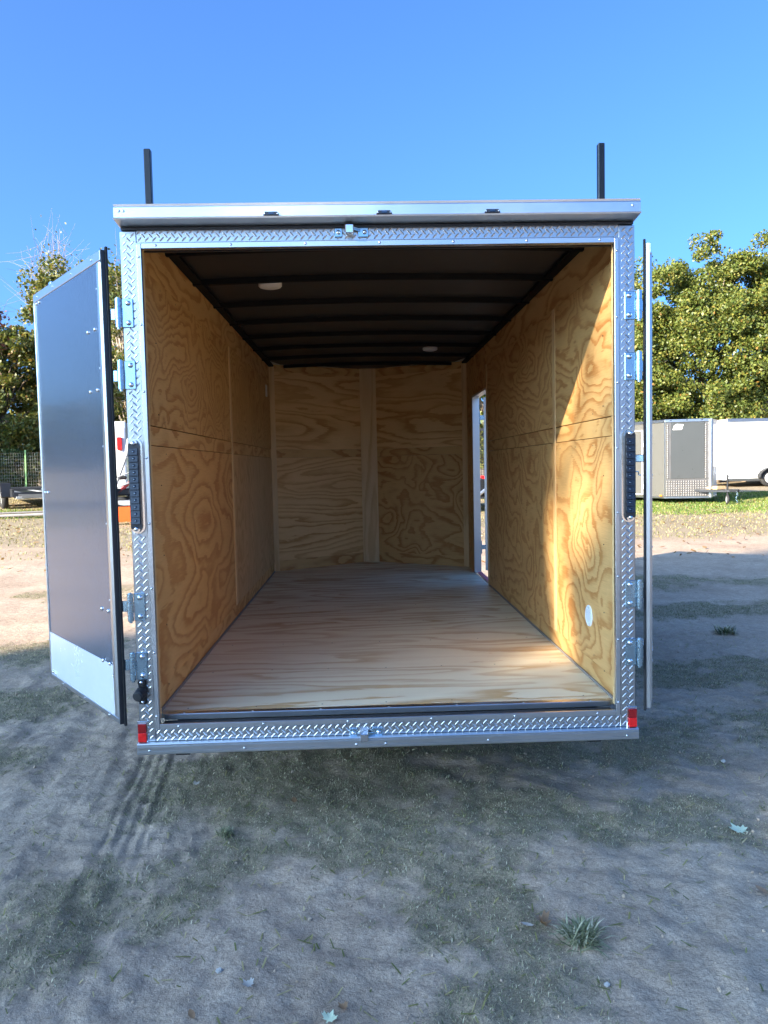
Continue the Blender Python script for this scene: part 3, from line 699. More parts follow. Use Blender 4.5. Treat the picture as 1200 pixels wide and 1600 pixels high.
# hold-back tab and hook on the outside of the right door
k = MB().obox(ptR(.02, -.055, 1.572), dR, nR, Zv, .008, .055, .032, .003); k.tube(ptR(.011, -.078, 1.572), ptR(.029, -.078, 1.572), .016, n=14); t = k.build('hold_back_tab', ZINC, drr)
MB().dome(ptR(.010, -.078, 1.572), -dR, .007, .003, 8).build('tab_rivet', CHROME, drr)
MB().path([ptR(.02, -.034, 1.50), ptR(.02, -.052, 1.50), ptR(.02, -.052, 1.515), ptR(.02, -.09, 1.515)], [.0025]*4, 6).build('hold_back_hook', ZINC, drr)

# --- hinges: plate with two bolts, three-knuckle barrel, bent strap to the door edge
for sx in (-1, 1):
    for zc in (2.213, 1.960, .992, .740):
        xm = sx*1.045
        hg = MB().obox((xm, -.0045, zc), Xv, Yv, Zv, .046, .006, .116, .002).build('hinge', ZINC, TR)
        for dz in (-.040, .040): MB().dome((xm-sx*.004, -.0076, zc+dz), (0, -1, 0), .0115, .009, 10).build('bolt', CHROME, hg)
        xb = sx*1.080; yb = -.014
        b_ = MB().tube((xb, yb, zc-.058), (xb, yb, zc-.025), .0125); b_.tube((xb, yb, zc-.0235), (xb, yb, zc+.0235), .0135); b_.tube((xb, yb, zc+.025), (xb, yb, zc+.058), .0125)
        b_.tube((xb, yb, zc-.066), (xb, yb, zc+.062), .007, n=8); b_.build('hinge_barrel', ZINC, hg)
        pd = ptL if sx < 0 else ptR
        e0 = Vector((xb, yb+.004, zc)); e1 = pd(-.002, -.034, zc); e2 = pd(.14, -.037, zc)
        mid = e0.lerp(e1, .5)+Vector((0, .012, 0))
        st = MB(); prev = None
        for p_, q_ in ((e0, mid), (mid, e1), (e1, e2)):
            dd = (q_-p_); st.obox((p_+q_)/2, dd, Zv, dd.cross(Vector(Zv)), dd.length+.004, .046, .006, .0015)
        st.build('hinge_strap', ZINC, hg)
# black rubber door stop on the left post
ds = MB().obox((-1.045, -.006, .628), Xv, Yv, Zv, .034, .010, .105, .004).build('door_stop', BLACKP, TR)
pb = MB().tube((-1.048, -.012, .628), (-1.052, -.052, .622), .026, .023, 20); pb.tube((-1.052, -.052, .622), (-1.054, -.060, .621), .023, .017, 20)
sb = pb.build('rubber_bumper', RUBBER, ds); 
MB().tube((-1.046, -.010, .672), (-1.046, -.024, .672), .014, n=14).build('bumper_boss', BLACKP, ds)
for dz in (-.042, .046): MB().dome((-1.045, -.0112 if dz < 0 else -.0242, .628+dz), (0, -1, 0), .007, .005, 8).build('screw', CHROME, ds)

# --- roof rack stakes
for sx in (-1, 1):
    MB().box(sx*1.0-.0145, sx*1.0+.0145, .22, .25, 2.63, 2.965 if sx < 0 else 2.972, .003).build('rack_stake', BLACKP, TR)
MB().box(-1.03, 1.03, .252, .282, 2.652, 2.680, .003).build('rack_crossbar', BLACKP, TR)
# --- right outside skin with door hole, nose skins, roof, underbody
ms = MB(); ms.box(1.062, 1.07, .061, 3.52, .42, 2.60); ms.box(1.062, 1.07, 4.35, YC, .42, 2.60); ms.box(1.062, 1.07, 3.52, 4.35, 2.235, 2.60); ms.box(1.062, 1.07, 3.52, 4.35, .42, FZ-.004)
ms.build('side_skin', CHAR_EXT, TR)
for sx in (-1, 1):
    a = Vector((sx*1.066, YC, 0)); b_ = Vector((0, YN+.06, 0)); e = (b_-a).normalized()
    MB().obox((a+b_)/2+Vector((0, 0, 1.53)), e, Vector((-e.y, e.x, 0)), Zv, (b_-a).length, .008, 2.22).build('nose_skin', CHAR_EXT, TR)
rf = MB(); xsr = np.linspace(-1.07, 1.07, 9)
v = [(x, y, cz(x)+.030) for y in (.03, YC) for x in xsr]+[(0, YN+.06, CZ+.05)]
rf.add(v, [(i, i+1, 9+i+1, 9+i) for i in range(8)]+[(9+i, 9+i+1, 18) for i in range(8)], True)
rf.box(-1.074, -1.06, .061, YC, 2.6005, 2.66, .003); rf.box(1.06, 1.074, .061, YC, 2.6005, 2.66, .003)
rf.build('roof_skin', ALU_MILL, TR)
uf = MB()
for x in (-.9, .9): uf.box(x-.03, x+.03, .05, YC, .33, .468)
for y in np.arange(.3, 4.7, .61): uf.box(-.87, .87, y-.02, y+.02, .40, .468)
uf.box(-.03, .03, YC, YN+1.3, .40, .468)
for sx in (-1, 1): uf.obox((sx*.46, YN+.25, .42), (-sx*.86, 1.9, 0), (1.9, sx*.86, 0), Zv, 2.05, .06, .10)
uf.tube((-.95, 2.05, .34), (.95, 2.05, .34), .035); uf.tube((-.95, 2.95, .34), (.95, 2.95, .34), .035)
uf.build('chassis', BLACKP, TR)
for sx in (-1, 1):
    for y in (2.05, 2.95):
        gzz = .345
        w_ = MB().torus((sx*1.17, y, gzz), Xv, .255, .09, 32, 10, 1.1).build('wheel', TYRE, TR)
        MB().tube((sx*1.11, y, gzz), (sx*1.235, y, gzz), .19, .17, 24).build('rim', RIM, w_)
    fd = [( -.02, .46), (.15, .76), (.95-.0, .78), (1.35, .76), (1.0+.62, .46)]
    po = [(sx*1.072, 1.65+a*.93, z) for a, z in fd]+[(sx*1.072, 1.65+a*.93*.985+.01, z-.014) for a, z in fd[::-1]]
    MB().prism(po, (sx*.22, 0, 0)).build('fender', ALU, TR)
# --- side door: aluminium frame in the opening, red strip on the sill, leaf folded right back
fr = MB()
fr.box(1.009, 1.078, 4.32, 4.349, FZ, 2.234, .002); fr.box(1.024, 1.078, 3.521, 3.536, FZ, 2.234, .002); fr.box(1.009, 1.078, 3.5365, 4.3195, 2.215, 2.234, .002); fr.box(1.03, 1.078, 3.5365, 4.3195, FZ-.003, FZ+.006, .002)
fr.build('side_door_frame', ALU, TR)
MB().box(1.0315, 1.0765, 3.56, 4.30, FZ+.0065, FZ+.0085).build('sill_strip', PINK, TR)
hp = Vector((1.125, 4.352, 0)); sd = Vector((math.sin(R_(10.6)), math.cos(R_(10.6)), 0)); sn = Vector((sd.y, -sd.x, 0))
sdoor = MB().obox(hp+sd*.38+sn*.02+Vector((0, 0, 1.36)), sd, sn, Zv, .76, .036, 1.70, .003).build('side_door', WHITEP, TR, label='narrow side door folded back outside')
MB().obox(hp+sd*(-.004)+sn*.02+Vector((0, 0, 1.36)), sd, sn, Zv, .007, .042, 1.71, .001).build('door_edge', ALU, sdoor)
for zz in (2.02, .74):
    h_ = MB().obox((1.083, 4.335, zz), Xv, Yv, Zv, .008, .03, .13, .002).build('side_hinge', ZINC, TR)
    MB().obox((1.105, 4.336, zz), Xv, Yv, Zv, .05, .012, .045, .002).build('hinge_strap', ZINC, h_)

# ------------------------------------------------------------------ trees
def leafquads(P, size, rng_, up=.3):
    n = len(P)
    d = rng_.normal(size=(n, 3)); d /= np.linalg.norm(d, axis=1)[:, None]
    nn_ = rng_.normal(size=(n, 3)); nn_[:, 2] += up; e = np.cross(d, nn_); e /= np.linalg.norm(e, axis=1)[:, None]+1e-9
    s = size*rng_.uniform(.6, 1.25, n)[:, None]
    v = np.stack([P-d*s*.5, P+e*s*.32-d*s*.05, P+d*s*.55, P-e*s*.32-d*s*.05], 1).reshape(-1, 3)
    i = np.arange(n)*4
    return v, np.stack([i, i+1, i+2, i+3], 1)
def tree(name, label, loc, height, tr, ells, nclump, nleaf, leaf, mat, bark=BARK, seed=0, group=None, clump_r=.7, keep=None, twigs=0, lean=(0, 0), cat='tree'):
    g = np.random.default_rng(seed); loc = Vector((loc[0], loc[1], gz(loc[0], loc[1])-.05))
    root = empty(name, loc, 0, label=label, cat=cat, group=group)
    K = []
    vol = np.array([e[3]*e[4]*e[5] for e in ells]); vol = vol/vol.sum()
    for _ in range(nclump):
        e = ells[g.choice(len(ells), p=vol)]
        d = g.normal(size=3); d /= np.linalg.norm(d); r = g.uniform(.35, 1)**.5
        K.append((e[0]+d[0]*e[3]*r, e[1]+d[1]*e[4]*r, e[2]+d[2]*e[5]*r))
    K = np.array(K)
    # trunk and limbs
    tb = MB(); top = Vector((lean[0], lean[1], height*.82)); pts = [Vector((0, 0, -.1))]; rs = [tr*1.25]
    for k in range(1, 6):
        t = k/5; pts.append(Vector((lean[0]*t+g.normal()*tr*.6, lean[1]*t+g.normal()*tr*.6, height*.82*t))); rs.append(max(.02, tr*(1-t*.85)))
    tb.path(pts, rs, 8)
    lim = K[g.choice(len(K), min(len(K), 26+twigs), replace=False)]
    for c in lim:
        c = Vector(c); t = min(.95, max(.22, (c.z/height)*g.uniform(.45, .8))); s0 = Vector((lean[0]*t, lean[1]*t, height*.82*t))
        m_ = s0.lerp(c, .5)+Vector((g.normal()*.15, g.normal()*.15, .12*(c-s0).length)); r = tr*.28
        tb.path([s0, m_, c], [r, r*.6, r*.16], 5)
        for _ in range(5 if twigs else 1):
            e = c+Vector(g.normal(size=3))*clump_r*(1.3 if twigs else .8); s1 = m_.lerp(c, g.uniform(.3, .95)); e = s1+(e-s1)*.75; k1 = s1.lerp(e, .5)+Vector(g.normal(size=3))*.14; tb.path([s1, k1, e], [max(.008, r*.22), .006, .003], 4)
    tb.build('trunk', bark, root)
    if nleaf:
        per = nleaf//nclump; off = g.normal(size=(nclump, per, 3)); off /= np.linalg.norm(off, axis=2)[:, :, None]
        off *= (g.uniform(.15, 1, (nclump, per, 1))**.5)*clump_r*g.uniform(.6, 1.3, (nclump, 1, 1)); off[:, :, 2] *= .75
        P = (K[:, None]+off).reshape(-1, 3); P = P[P[:, 2] > .2]
        if keep is not None: P = P[keep(P+np.array(loc))]
        v, f = leafquads(P, leaf, g)
        raw_mesh('crown', v, f, mat, root)
    return root
# right: big yellow-green tree over the parked trailers
tree('shade_tree', 'large bushy yellow-green tree rising behind the grey trailer on the right', (16.9, 33.5), 12.0, .28,
     [(0, 0, 5.4, 5.4, 3.8, 4.2), (-2.1, -.4, 8.6, 2.2, 1.9, 2.5), (-.4, 0, 9.6, 1.6, 1.5, 2.3), (1.7, 0, 8.9, 2.1, 1.9, 2.1), (3.6, 0, 8.3, 2.4, 2, 2.1), (-3.9, -.3, 5.2, 2.1, 1.8, 3.8), (-2.6, -1.2, 3.2, 2.8, 1.5, 2.4), (1.0, -1.5, 3.6, 3.0, 1.5, 2.4), (.2, -1.8, 6.0, 2.6, 1.5, 2.2), (2.0, -.4, 10.0, 1.8, 1.6, 1.7), (3.6, -.8, 9.2, 1.7, 1.5, 1.5), (1.0, -2.4, 7.4, 2.4, 1.2, 1.6)], 960, 205000, .15, LEAF_YG, BARKP, 11, clump_r=.60)
tree('shade_tree', 'rounded yellow-green tree partly out of frame behind the white trailer', (28.0, 40.5), 11.5, .24, [(0, 0, 5.2, 4, 4, 3.6), (-2, 0, 4, 2.4, 2.4, 2.4)], 160, 30000, .19, LEAF_YG, BARKP, 12, clump_r=.7)
# left: mixed wood edge behind the fence
tree('wood_edge_tree', 'dense dark green tree at the left edge behind the wire fence', (-14.6, 28.5), 7.4, .2, [(0, 0, 3.6, 2.9, 2.2, 3.4), (.9, 0, 4.6, 1.5, 1.4, 2.2), (-1.4, 0, 5.2, 1.7, 1.5, 2.6)], 210, 42000, .16, LEAF_OL, BARK, 21, clump_r=.55)
tree('wood_edge_tree', 'dark leafy understorey tree between the fence and the left door', (-11.9, 30), 5.2, .14, [(0, 0, 2.6, 1.8, 1.7, 2.5), (-.8, 0, 1.8, 1.8, 1.6, 1.7)], 130, 22000, .16, LEAF_DK, BARK, 22, clump_r=.5)
tree('wood_edge_tree', 'tall pale olive tree showing above the left open door', (-13.0, 33.5), 11.0, .2, [(-.2, 0, 8.2, 2.2, 2.0, 2.5), (1.5, 0, 6.3, 2.0, 1.8, 2.6), (2.8, 0, 9.0, 1.9, 1.3, 1.5), (-1.4, 0, 5.8, 1.6, 1.5, 2.2)], 190, 36000, .17, LEAF_OL, BARKP, 23, clump_r=.55, twigs=20)
tree('bare_tree', 'thin bare grey tree poking above the left foliage', (-14.6, 35), 12.6, .13, [(0, 0, 9.6, 1.5, 1.3, 2.4), (-.3, 0, 11.2, .9, .8, 1.4)], 60, 260, .14, LEAF_OL, BARKP, 24, clump_r=.8, twigs=30)
tree('russet_tree', 'slender tree with dark russet leaves at the far left edge', (-14.1, 24.8), 8.0, .10, [(.6, 0, 6.3, .8, .7, .9), (-.5, 0, 6.9, .9, .8, .9), (1.1, 0, 5.9, .5, .5, .6)], 40, 950, .17, LEAF_RU, BARK, 25, clump_r=.42, twigs=10)
tree('bare_tree', 'brownish half bare tree seen between the left door and the trailer corner', (-9.6, 29), 9.6, .15, [(0, 0, 6.6, 1.6, 1.4, 3.2), (.3, 0, 3.4, 1.5, 1.4, 2.4)], 100, 11000, .15, LEAF_OL, BARKP, 26, clump_r=.6, twigs=30)
tree('wood_edge_tree', 'olive tree behind the open trailer and left of its roof', (-6.6, 32), 8.0, .17, [(0, 0, 4.4, 2.5, 2.2, 3.0)], 100, 12000, .18, LEAF_OL, BARK, 27, clump_r=.6)
tree('wood_edge_tree', 'broad dark tree hidden behind the open trailer', (-1.5, 35), 6.6, .18, [(0, 0, 3.4, 3.0, 2.4, 2.6)], 100, 10000, .2, LEAF_DK, BARK, 28, clump_r=.65)
tree('wood_edge_tree', 'pale olive tree behind the open trailer seen past its side door', (6.2, 34), 7.6, .18, [(0, 0, 4.0, 3.0, 2.6, 3.0)], 110, 14000, .2, LEAF_YG, BARK, 29, clump_r=.65)
tree('wood_edge_tree', 'unseen sunlit tree added far left of the flatbed for the door to reflect', (-22, 22), 8.5, .2, [(0, 0, 4.4, 3.2, 3, 3.4)], 110, 12000, .22, LEAF_OL, BARK, 30, clump_r=.65)  # this tree and the next: out of view, added for the left door's reflection
tree('wood_edge_tree', 'unseen yellowing sunlit tree added further left for the door to reflect', (-27, 13), 8.0, .2, [(0, 0, 4.2, 3.4, 3, 3.2)], 110, 12000, .22, LEAF_YG, BARK, 31, clump_r=.65)
for k, (x, y, h, sd_) in enumerate(((-13.4, 26.6, 1.6, 41), (-11.2, 27.4, 1.9, 42), (-9.2, 26.9, 1.7, 43), (12.4, 31.5, 2.6, 44), (15.6, 35.6, 2.8, 45))):
    tree('shrub', ['low dark shrub behind the fence near the green post', 'taller dark shrub behind the fence by the left door', 'brownish shrub behind the white van', 'leafy shrub behind the grey trailer roof', 'leafy shrub behind the white trailer roof'][k],
         (x, y), h, .05, [(0, 0, h*.5, 1.25, .9, h*.5)], 40, 3600, .13, LEAF_DK if k < 2 else (LEAF_BR if k == 2 else LEAF_YG), BARK, sd_, group='shrubs at the yard edge', clump_r=.4, cat='shrub')
# trees standing behind the photographer, towards the sun: they shade the yard
ax_ = np.array([-SUN.x, -SUN.y])/math.hypot(SUN.x, SUN.y); qx = np.array([-ax_[1], ax_[0]]); tan_e = SUN.z/math.hypot(SUN.x, SUN.y)
def sun_hit_wall(P):
    t = (1.02-P[:, 0])/-SUN.x; return P[:, 1]+t*-SUN.y, P[:, 2]+t*-SUN.z
def sun_hit_ground(P):
    t = P[:, 2]/SUN.z; return P[:, 0]-t*SUN.x, P[:, 1]-t*SUN.y
def gap(P):
    """leaves carved away along sun rays to shape the sunlit patches at the trailer tail"""
    y, z = sun_hit_wall(P)
    j = (fbm(y*2.3+3, z*2.3+8, 2, 77)-.5)*.4
    inb = (y > .02+j) & (y < 1.22+j*1.5+.35*np.exp(-((z-1.25)/.25)**2)) & (z > .30) & (z < 2.7) 
    blk = (z < 1.10+j) & (y < .76+j*1.4)
    gx_, gy_ = sun_hit_ground(P)
    spot = ((gx_-1.72)/.30)**2+((gy_-.16)/.26)**2 < 1.3
    rg = np.random.default_rng(5).random(len(P))
    return ~(((inb & ~blk) & (rg > np.where((z > 1.45+j) | ((y < .45) & (z < 1.3)), .045, -.1))) | spot)
for k, (q, a, lab) in enumerate(((-7.4, -32.0, 'tall leafy tree behind the photographer, far right of the four'), (-4.2, -33.5, 'tall leafy tree behind the photographer, nearest the road'), (-.9, -32.2, 'tall leafy tree behind the photographer, third from the fence'), (2.0, -33.0, 'tall leafy tree behind the photographer, nearest the fence'))):
    p = ax_*a+qx*q
    tree('yard_tree', lab, (p[0], p[1]), 18.8+3.5*(k < 3), .34, [(0, 0, 14.2, 2.5, 2.5, 4.0), (.5, -.3, 11.9, 2.3, 2.3, 2.2), (-.4, .3, 16.2-(k == 3)*1.6, 2.1, 2.1, 2.6-(k == 3)*.9)]+([(.2, 0, 18.6, 2.4, 2.4, 3.2)] if k < 3 else []), 290, 44000, .27, LEAF_OL, BARK, 51+k, group='yard trees that shade the trailer', clump_r=.85, keep=gap)  # three get extra upper crowns, added to block the glow around the sun
# distant wood all round
g = np.random.default_rng(99); P = []
for t in np.linspace(0, 2*np.pi, 420, endpoint=False):
    R = 85+14*g.random(); h = 5+4*fbm(np.array([t*9]), np.array([2.]), 3, 8)[0]
    c = np.array([R*math.cos(t), R*math.sin(t), 0]); o_ = g.normal(size=(110, 3))*np.array([1.6, 1.6, 0])
    o_[:, 2] = g.random(110)**.8*h; P.append(c+o_)
P = np.concatenate(P); P[:, 2] += base_h(P[:, 0], P[:, 1]); v, f = leafquads(P, 1.1, g)
raw_mesh('distant_woods', v, f, LEAF_OL, None, False, kind='stuff', label='far belt of woods along the horizon')

# ------------------------------------------------------------------ things in the yard behind
def wheel(parent, ctr, ax, R, w, name='wheel', rim=RIM):
    ctr = Vector(ctr); ax = Vector(ax).normalized()
    o = MB().torus(ctr, ax, R*.77, R*.235, 30, 10, w/(R*.47)).build(name, TYRE, parent)
    m = MB().tube(ctr-ax*w*.42, ctr+ax*w*.42, R*.58, n=22); m.tube(ctr-ax*w*.46, ctr+ax*w*.46, R*.2, n=12)
    m.build('rim', rim, o); return o
# grey vee-nosed trailer
A = Vector((9.2, 20, 0)); fa = R_(-67); F = Vector((math.cos(fa), math.sin(fa), 0)); Lt = Vector((-F.y, F.x, 0))
gzz = gz(10.2, 20.4)
G = empty('grey_trailer', (10.2, 20.8, gzz), label='grey enclosed trailer with a dark vee nose panel and meshed silver trim', cat='trailer')
def gl(v): return Vector(v)-Vector(G.location)
zb, zt = .40, 2.80; half = 1.07; vd_ = .75
Bc = A+Lt*(2*half); Nn = A+Lt*half+F*vd_; Lb = 4.6
def quadwall(name, p, q, z0, z1, th, mat, parent, out, org=G, **k):
    """upright slab from p to q (plan), thickness outwards"""
    e = (q-p).normalized(); 
    return MB().obox((p+q)/2+out*(th/2)+Vector((0, 0, (z0+z1)/2))-Vector(org.location), e, out, Zv, (q-p).length, th, z1-z0, .004).build(name, mat, parent, **k)
def outn(p, q, inside):
    e = (q-p).normalized(); n_ = Vector((e.y, -e.x, 0)); return n_ if n_.dot((p+q)/2-inside) > 0 else -n_
inn = A+Lt*half-F*2
Ab = A-F*Lb; Bb = Bc-F*Lb
body = MB().prism([gl((p.x, p.y, zb+.02)) for p in (A, Nn, Bc, Bb, Ab)], (0, 0, zt-zb-.05)).build('body', GREYV, G)
nL_ = outn(A, Nn, inn); nR_ = outn(Nn, Bc, inn); nS = outn(Ab, A, inn)
e1 = (Nn-A).normalized(); LV = (Nn-A).length
def MESHMAT():
    m, nt, b = newmat('silver_mesh_trim'); tc = N(nt, 'ShaderNodeTexCoord').outputs['Object']
    bt = N(nt, 'ShaderNodeTexChecker'); bt.inputs['Scale'].default_value = 22; nt.links.new(tc, bt.inputs['Vector'])
    nt.links.new(mixc(nt, bt.outputs['Fac'], (.62, .62, .60), (.36, .35, .33)), b.inputs['Base Color']); b.inputs['Metallic'].default_value = .85; b.inputs['Roughness'].default_value = .35
    return m
# mesh trim is real relief: small studs in rows
def studs(name, p, e, out, u0, u1, z0, z1, step):
    m = MB()
    m.obox(p+e*((u0+u1)/2)+out*.006+Vector((0, 0, (z0+z1)/2))-Vector(G.location), e, out, Zv, u1-u0, .012, z1-z0)
    nu = int((u1-u0)/step); nz = int((z1-z0)/step)
    for i in range(nu):
        for j in range(nz):
            c = p+e*(u0+(i+.5)*step)+out*.0125+Vector((0, 0, z0+(j+.5)*step))-Vector(G.location); s = step*.36
            v = [c-e*s-Vector((0,0,s)), c+e*s-Vector((0,0,s)), c+e*s+Vector((0,0,s)), c-e*s+Vector((0,0,s)), c+out*.012]
            fs = [(0,1,4),(1,2,4),(2,3,4),(3,0,4)]
            if (v[1]-v[0]).cross(v[4]-v[0]).dot(Vector((0,0,-1))) < 0: fs = [q[::-1] for q in fs]
            m.add(v, fs)
    return m.build(name, TREADF, G)
TREADF = paint('far_tread_plate', (.22, .205, .19), .5, .9, .12, 5)
studs('mesh_trim', A, e1, nL_, .04, .16, 1.0, zt-.10, .066); studs('mesh_trim', A, e1, nL_, LV-.17, LV-.05, 1.0, zt-.10, .066)
studs('stone_guard', A, e1, nL_, .02, LV-.06, zb+.06, .985, .07)
pnl = quadwall('nose_panel', A+e1*.165, A+e1*(LV-.175), 1.0, zt-.10, .012, GREYD, G, nL_)
# white decal on the nose panel: slanted plate with illegible script strokes
dc = A+e1*.21+nL_*.014; 
dec = MB().prism([gl(dc+e1*u+Vector((0, 0, z))) for u, z in ((0, 2.48), (.26, 2.48), (.31, 2.64), (.12, 2.655), (.03, 2.60))], nL_*.003).build('decal', WHITEV, pnl)
mm = MB()
# lettering strokes of the decal, drawn as thin raised bars
def stroke(u0, z0, u1, z1, w=.010):
    p0, p1 = dc+e1*u0+Vector((0, 0, z0))+nL_*.0045, dc+e1*u1+Vector((0, 0, z1))+nL_*.0045
    d = (p1-p0); mm.obox((p0+p1)/2-Vector(G.location), d, nL_, d.cross(nL_), d.length, .002, w)
for s_ in ((.04, 2.57, .075, 2.57), (.057, 2.57, .052, 2.505), (.085, 2.505, .10, 2.54), (.10, 2.54, .112, 2.505), (.122, 2.505, .13, 2.57), (.13, 2.57, .15, 2.57), (.126, 2.54, .145, 2.54), (.16, 2.505, .165, 2.54), (.178, 2.505, .186, 2.575), (.196, 2.54, .20, 2.505), (.20, 2.505, .222, 2.515), (.222, 2.515, .228, 2.54), (.10, 2.605, .15, 2.622), (.15, 2.622, .17, 2.603), (.19, 2.605, .235, 2.62)): stroke(*s_)
mm.build('decal_lettering', BAR, pnl)
# silver nose corner, right vee face, top rail, belt
quadwall('nose_face', Nn+ (Bc-Nn).normalized()*.02, Bc, zb+.05, zt-.05, .01, WHITEV, G, nR_)
MB().tube(gl((Nn.x, Nn.y, zb+.04)), gl((Nn.x, Nn.y, zt-.03)), .07, n=18).build('nose_corner', ALU, G)
for p, q, nn_ in ((A, Nn, nL_), (Nn, Bc, nR_), (Ab, A, nS)):
    quadwall('top_rail', p, q, zt-.085, zt, .025, ALU, G, nn_); quadwall('bottom_rail', p, q, zb, zb+.055, .022, ALU, G, nn_)
quadwall('corner_trim', A-F*.04, A-F*.0, zb+.056, zt-.09, .012, ALU, G, nS)
for u in (.15, .62, 1.05): 
    MB().obox(A+e1*u+nL_*.03+Vector((0, 0, zt-.03))-Vector(G.location), e1, nL_, Zv, .05, .012, .02).build('marker_light', BLACKP, G)
MB().obox(A-F*.16+nS*.03+Vector((0, 0, zb+.085))-Vector(G.location), F, nS, Zv, .10, .02, .04, .005).build('side_marker', AMBER, G)
sd2 = quadwall('side_door', A-F*1.75, A-F*.95, zb+.12, 2.48, .03, GREYV, G, nS)
dfm = MB()
for (u0, u1, z0, z1) in ((-1.78, -1.74, zb+.1, 2.52), (-.96, -.92, zb+.1, 2.52), (-1.78, -.92, 2.49, 2.53), (-1.78, -.92, zb+.09, zb+.13)):
    dfm.obox(A+F*((u0+u1)/2)+nS*.022+Vector((0, 0, (z0+z1)/2))-Vector(G.location), F, nS, Zv, u1-u0, .044, z1-z0, .003)
dfm.build('door_surround', WHITEV, sd2)
hh_ = MB()
for z in (2.05, .75): hh_.obox(A-F*.90+nS*.03+Vector((0, 0, z))-Vector(G.location), F, nS, Zv, .06, .03, .12, .004)
hh_.build('door_hinge', WHITEV, sd2)
for u in (2.6, 3.5): wheel(G, gl(A-F*u+nS*-.12+Vector((0, 0, gzz+.34))), nS, .34, .2)
tg = MB()
for p in (A+Lt*.72+F*.50, A+Lt*1.42+F*.50): 
    q = Nn+F*.75; d = q-p; tg.obox((p+q)/2+Vector((0, 0, .62))-Vector(G.location), d, Vector((-d.y, d.x, 0)), Zv, d.length, .05, .06, .004)
tg.obox(Nn+F*.86+Vector((0, 0, .64))-Vector(G.location), F, Lt, Zv, .3, .08, .08, .006)
tgo = tg.build('tongue', DKSTEEL, G)
jk = MB(); jp = Nn+F*.62; jk.tube(gl((jp.x, jp.y, .32)), gl((jp.x, jp.y, 1.10)), .028, n=12); jk.tube(gl((jp.x, jp.y, 1.05)), gl(jp+Lt*.12+Vector((0, 0, 1.05))), .01, n=8); jk.build('jack', BLACKP, G)
wheel(G, gl((jp.x, jp.y, gz(jp.x, jp.y)+.15)), Lt*.8+F*.6, .15, .07, 'jack_wheel')
ch = MB(); c0 = Nn+F*.95
for k in range(9): ch.torus(gl(c0+Lt*(.03*math.sin(k))+Vector((0, 0, .58-.035*k))), (k % 2, 1-(k % 2), .2), .02, .005, 8, 5)
ch.build('safety_chain', ZINC, G)
bp = Nn+F*.32
tag(MB().obox((bp.x, bp.y, .715), Lt, F, Zv, .36, .16, .10, .006).build('wood_block', BLKW, None), 'pale wooden block resting on the tongue of the grey trailer', 'wood block')
tag(MB().obox((bp.x-.05, bp.y+.26, .700), Lt*.9+F*.3, F, Zv, .36, .12, .07, .006).build('wood_block', BLKW, None), 'flatter wooden plank piece behind the block on the grey trailer tongue', 'wood block')
# white trailer behind it
W0 = Vector((15.2, 28.5, 0)); Wd = Vector((1, .06, 0)).normalized(); Wn = Vector((Wd.y, -Wd.x, 0)); gw = gz(18.5, 28.5)
Wt = empty('white_trailer', (18.2, 29.5, gw), label='plain white enclosed trailer at the right edge behind the grey trailer', cat='trailer')
def wl_(v): return Vector(v)-Vector(Wt.location)
zb2, zt2 = .69, 3.22
MB().prism([wl_((p.x, p.y, zb2)) for p in (W0, W0+Wd*6, W0+Wd*6-Wn*2.2, W0-Wn*2.2, W0-Wd*.06-Wn*1.1)], (0, 0, zt2-zb2)).build('body', WHITEV, Wt)
quadwall('top_rail', W0, W0+Wd*6, zt2-.11, zt2+.02, .03, ALU, Wt, Wn, Wt); quadwall('bottom_rail', W0, W0+Wd*3.2, zb2-.06, zb2+.05, .02, GREYD, Wt, Wn, Wt)
sx_ = 15.75
for k, u in enumerate((1.8, 2.7)):
    c = W0+Wd*u+Wn*.05; wheel(Wt, wl_((c.x, c.y, gw+.36)), Wn, .36, .22)
arc = []
for t in np.linspace(R_(200), R_(-20), 14):
    c = W0+Wd*(2.25+math.cos(t)*.92)+Vector((0, 0, gw+.42+max(-.1, math.sin(t))*.46)); arc.append((c.x, c.y, c.z))
inner = [(W0+Wd*(2.25+math.cos(t)*.87)+Vector((0, 0, gw+.42+max(-.12, math.sin(t))*.42))) for t in np.linspace(R_(-20), R_(200), 14)]
MB().prism([wl_(p) for p in arc]+[wl_(p) for p in inner], Wn*.24).build('fender', BLACKP, Wt)
wa = W0+Wd*2.25
MB().prism([wl_(wa+Wd*u+Wn*.004+Vector((0, 0, z))) for u, z in ((-.85, zb2-.1), (.85, zb2-.1), (.85, .95), (-.85, .95))], Wn*.004).build('wheel_well', BLACKP, Wt)

# house behind the right tree
hz_ = gz(21.8, 33.4); H = empty('house', (21.9, 33.4, hz_), label='low house with a dark shingle roof glimpsed at the right edge behind the trees', cat='house')
MB().prism([(-3.6, -1.9, 0), (3.6, -1.9, 0), (3.6, -1.9, 3.35), (0, -1.9, 6.3), (-3.6, -1.9, 3.35)], (0, 3.9, 0)).build('wall', SIDING, H)
for sx in (-1, 1): MB().prism([(sx*4.1, -2.3, 3.02), (0, -2.3, 6.42), (0, -2.3, 6.62), (sx*4.25, -2.3, 3.14)], (0, 4.6, 0)).build('roof', ROOFM, H)
w_ = MB().box(-3.0, -2.0, -1.96, -1.902, 1.0, 2.1).build('window', WHITEV, H); MB().box(-2.9, -2.1, -1.98, -1.965, 1.1, 2.0).build('pane', GLASS, w_)

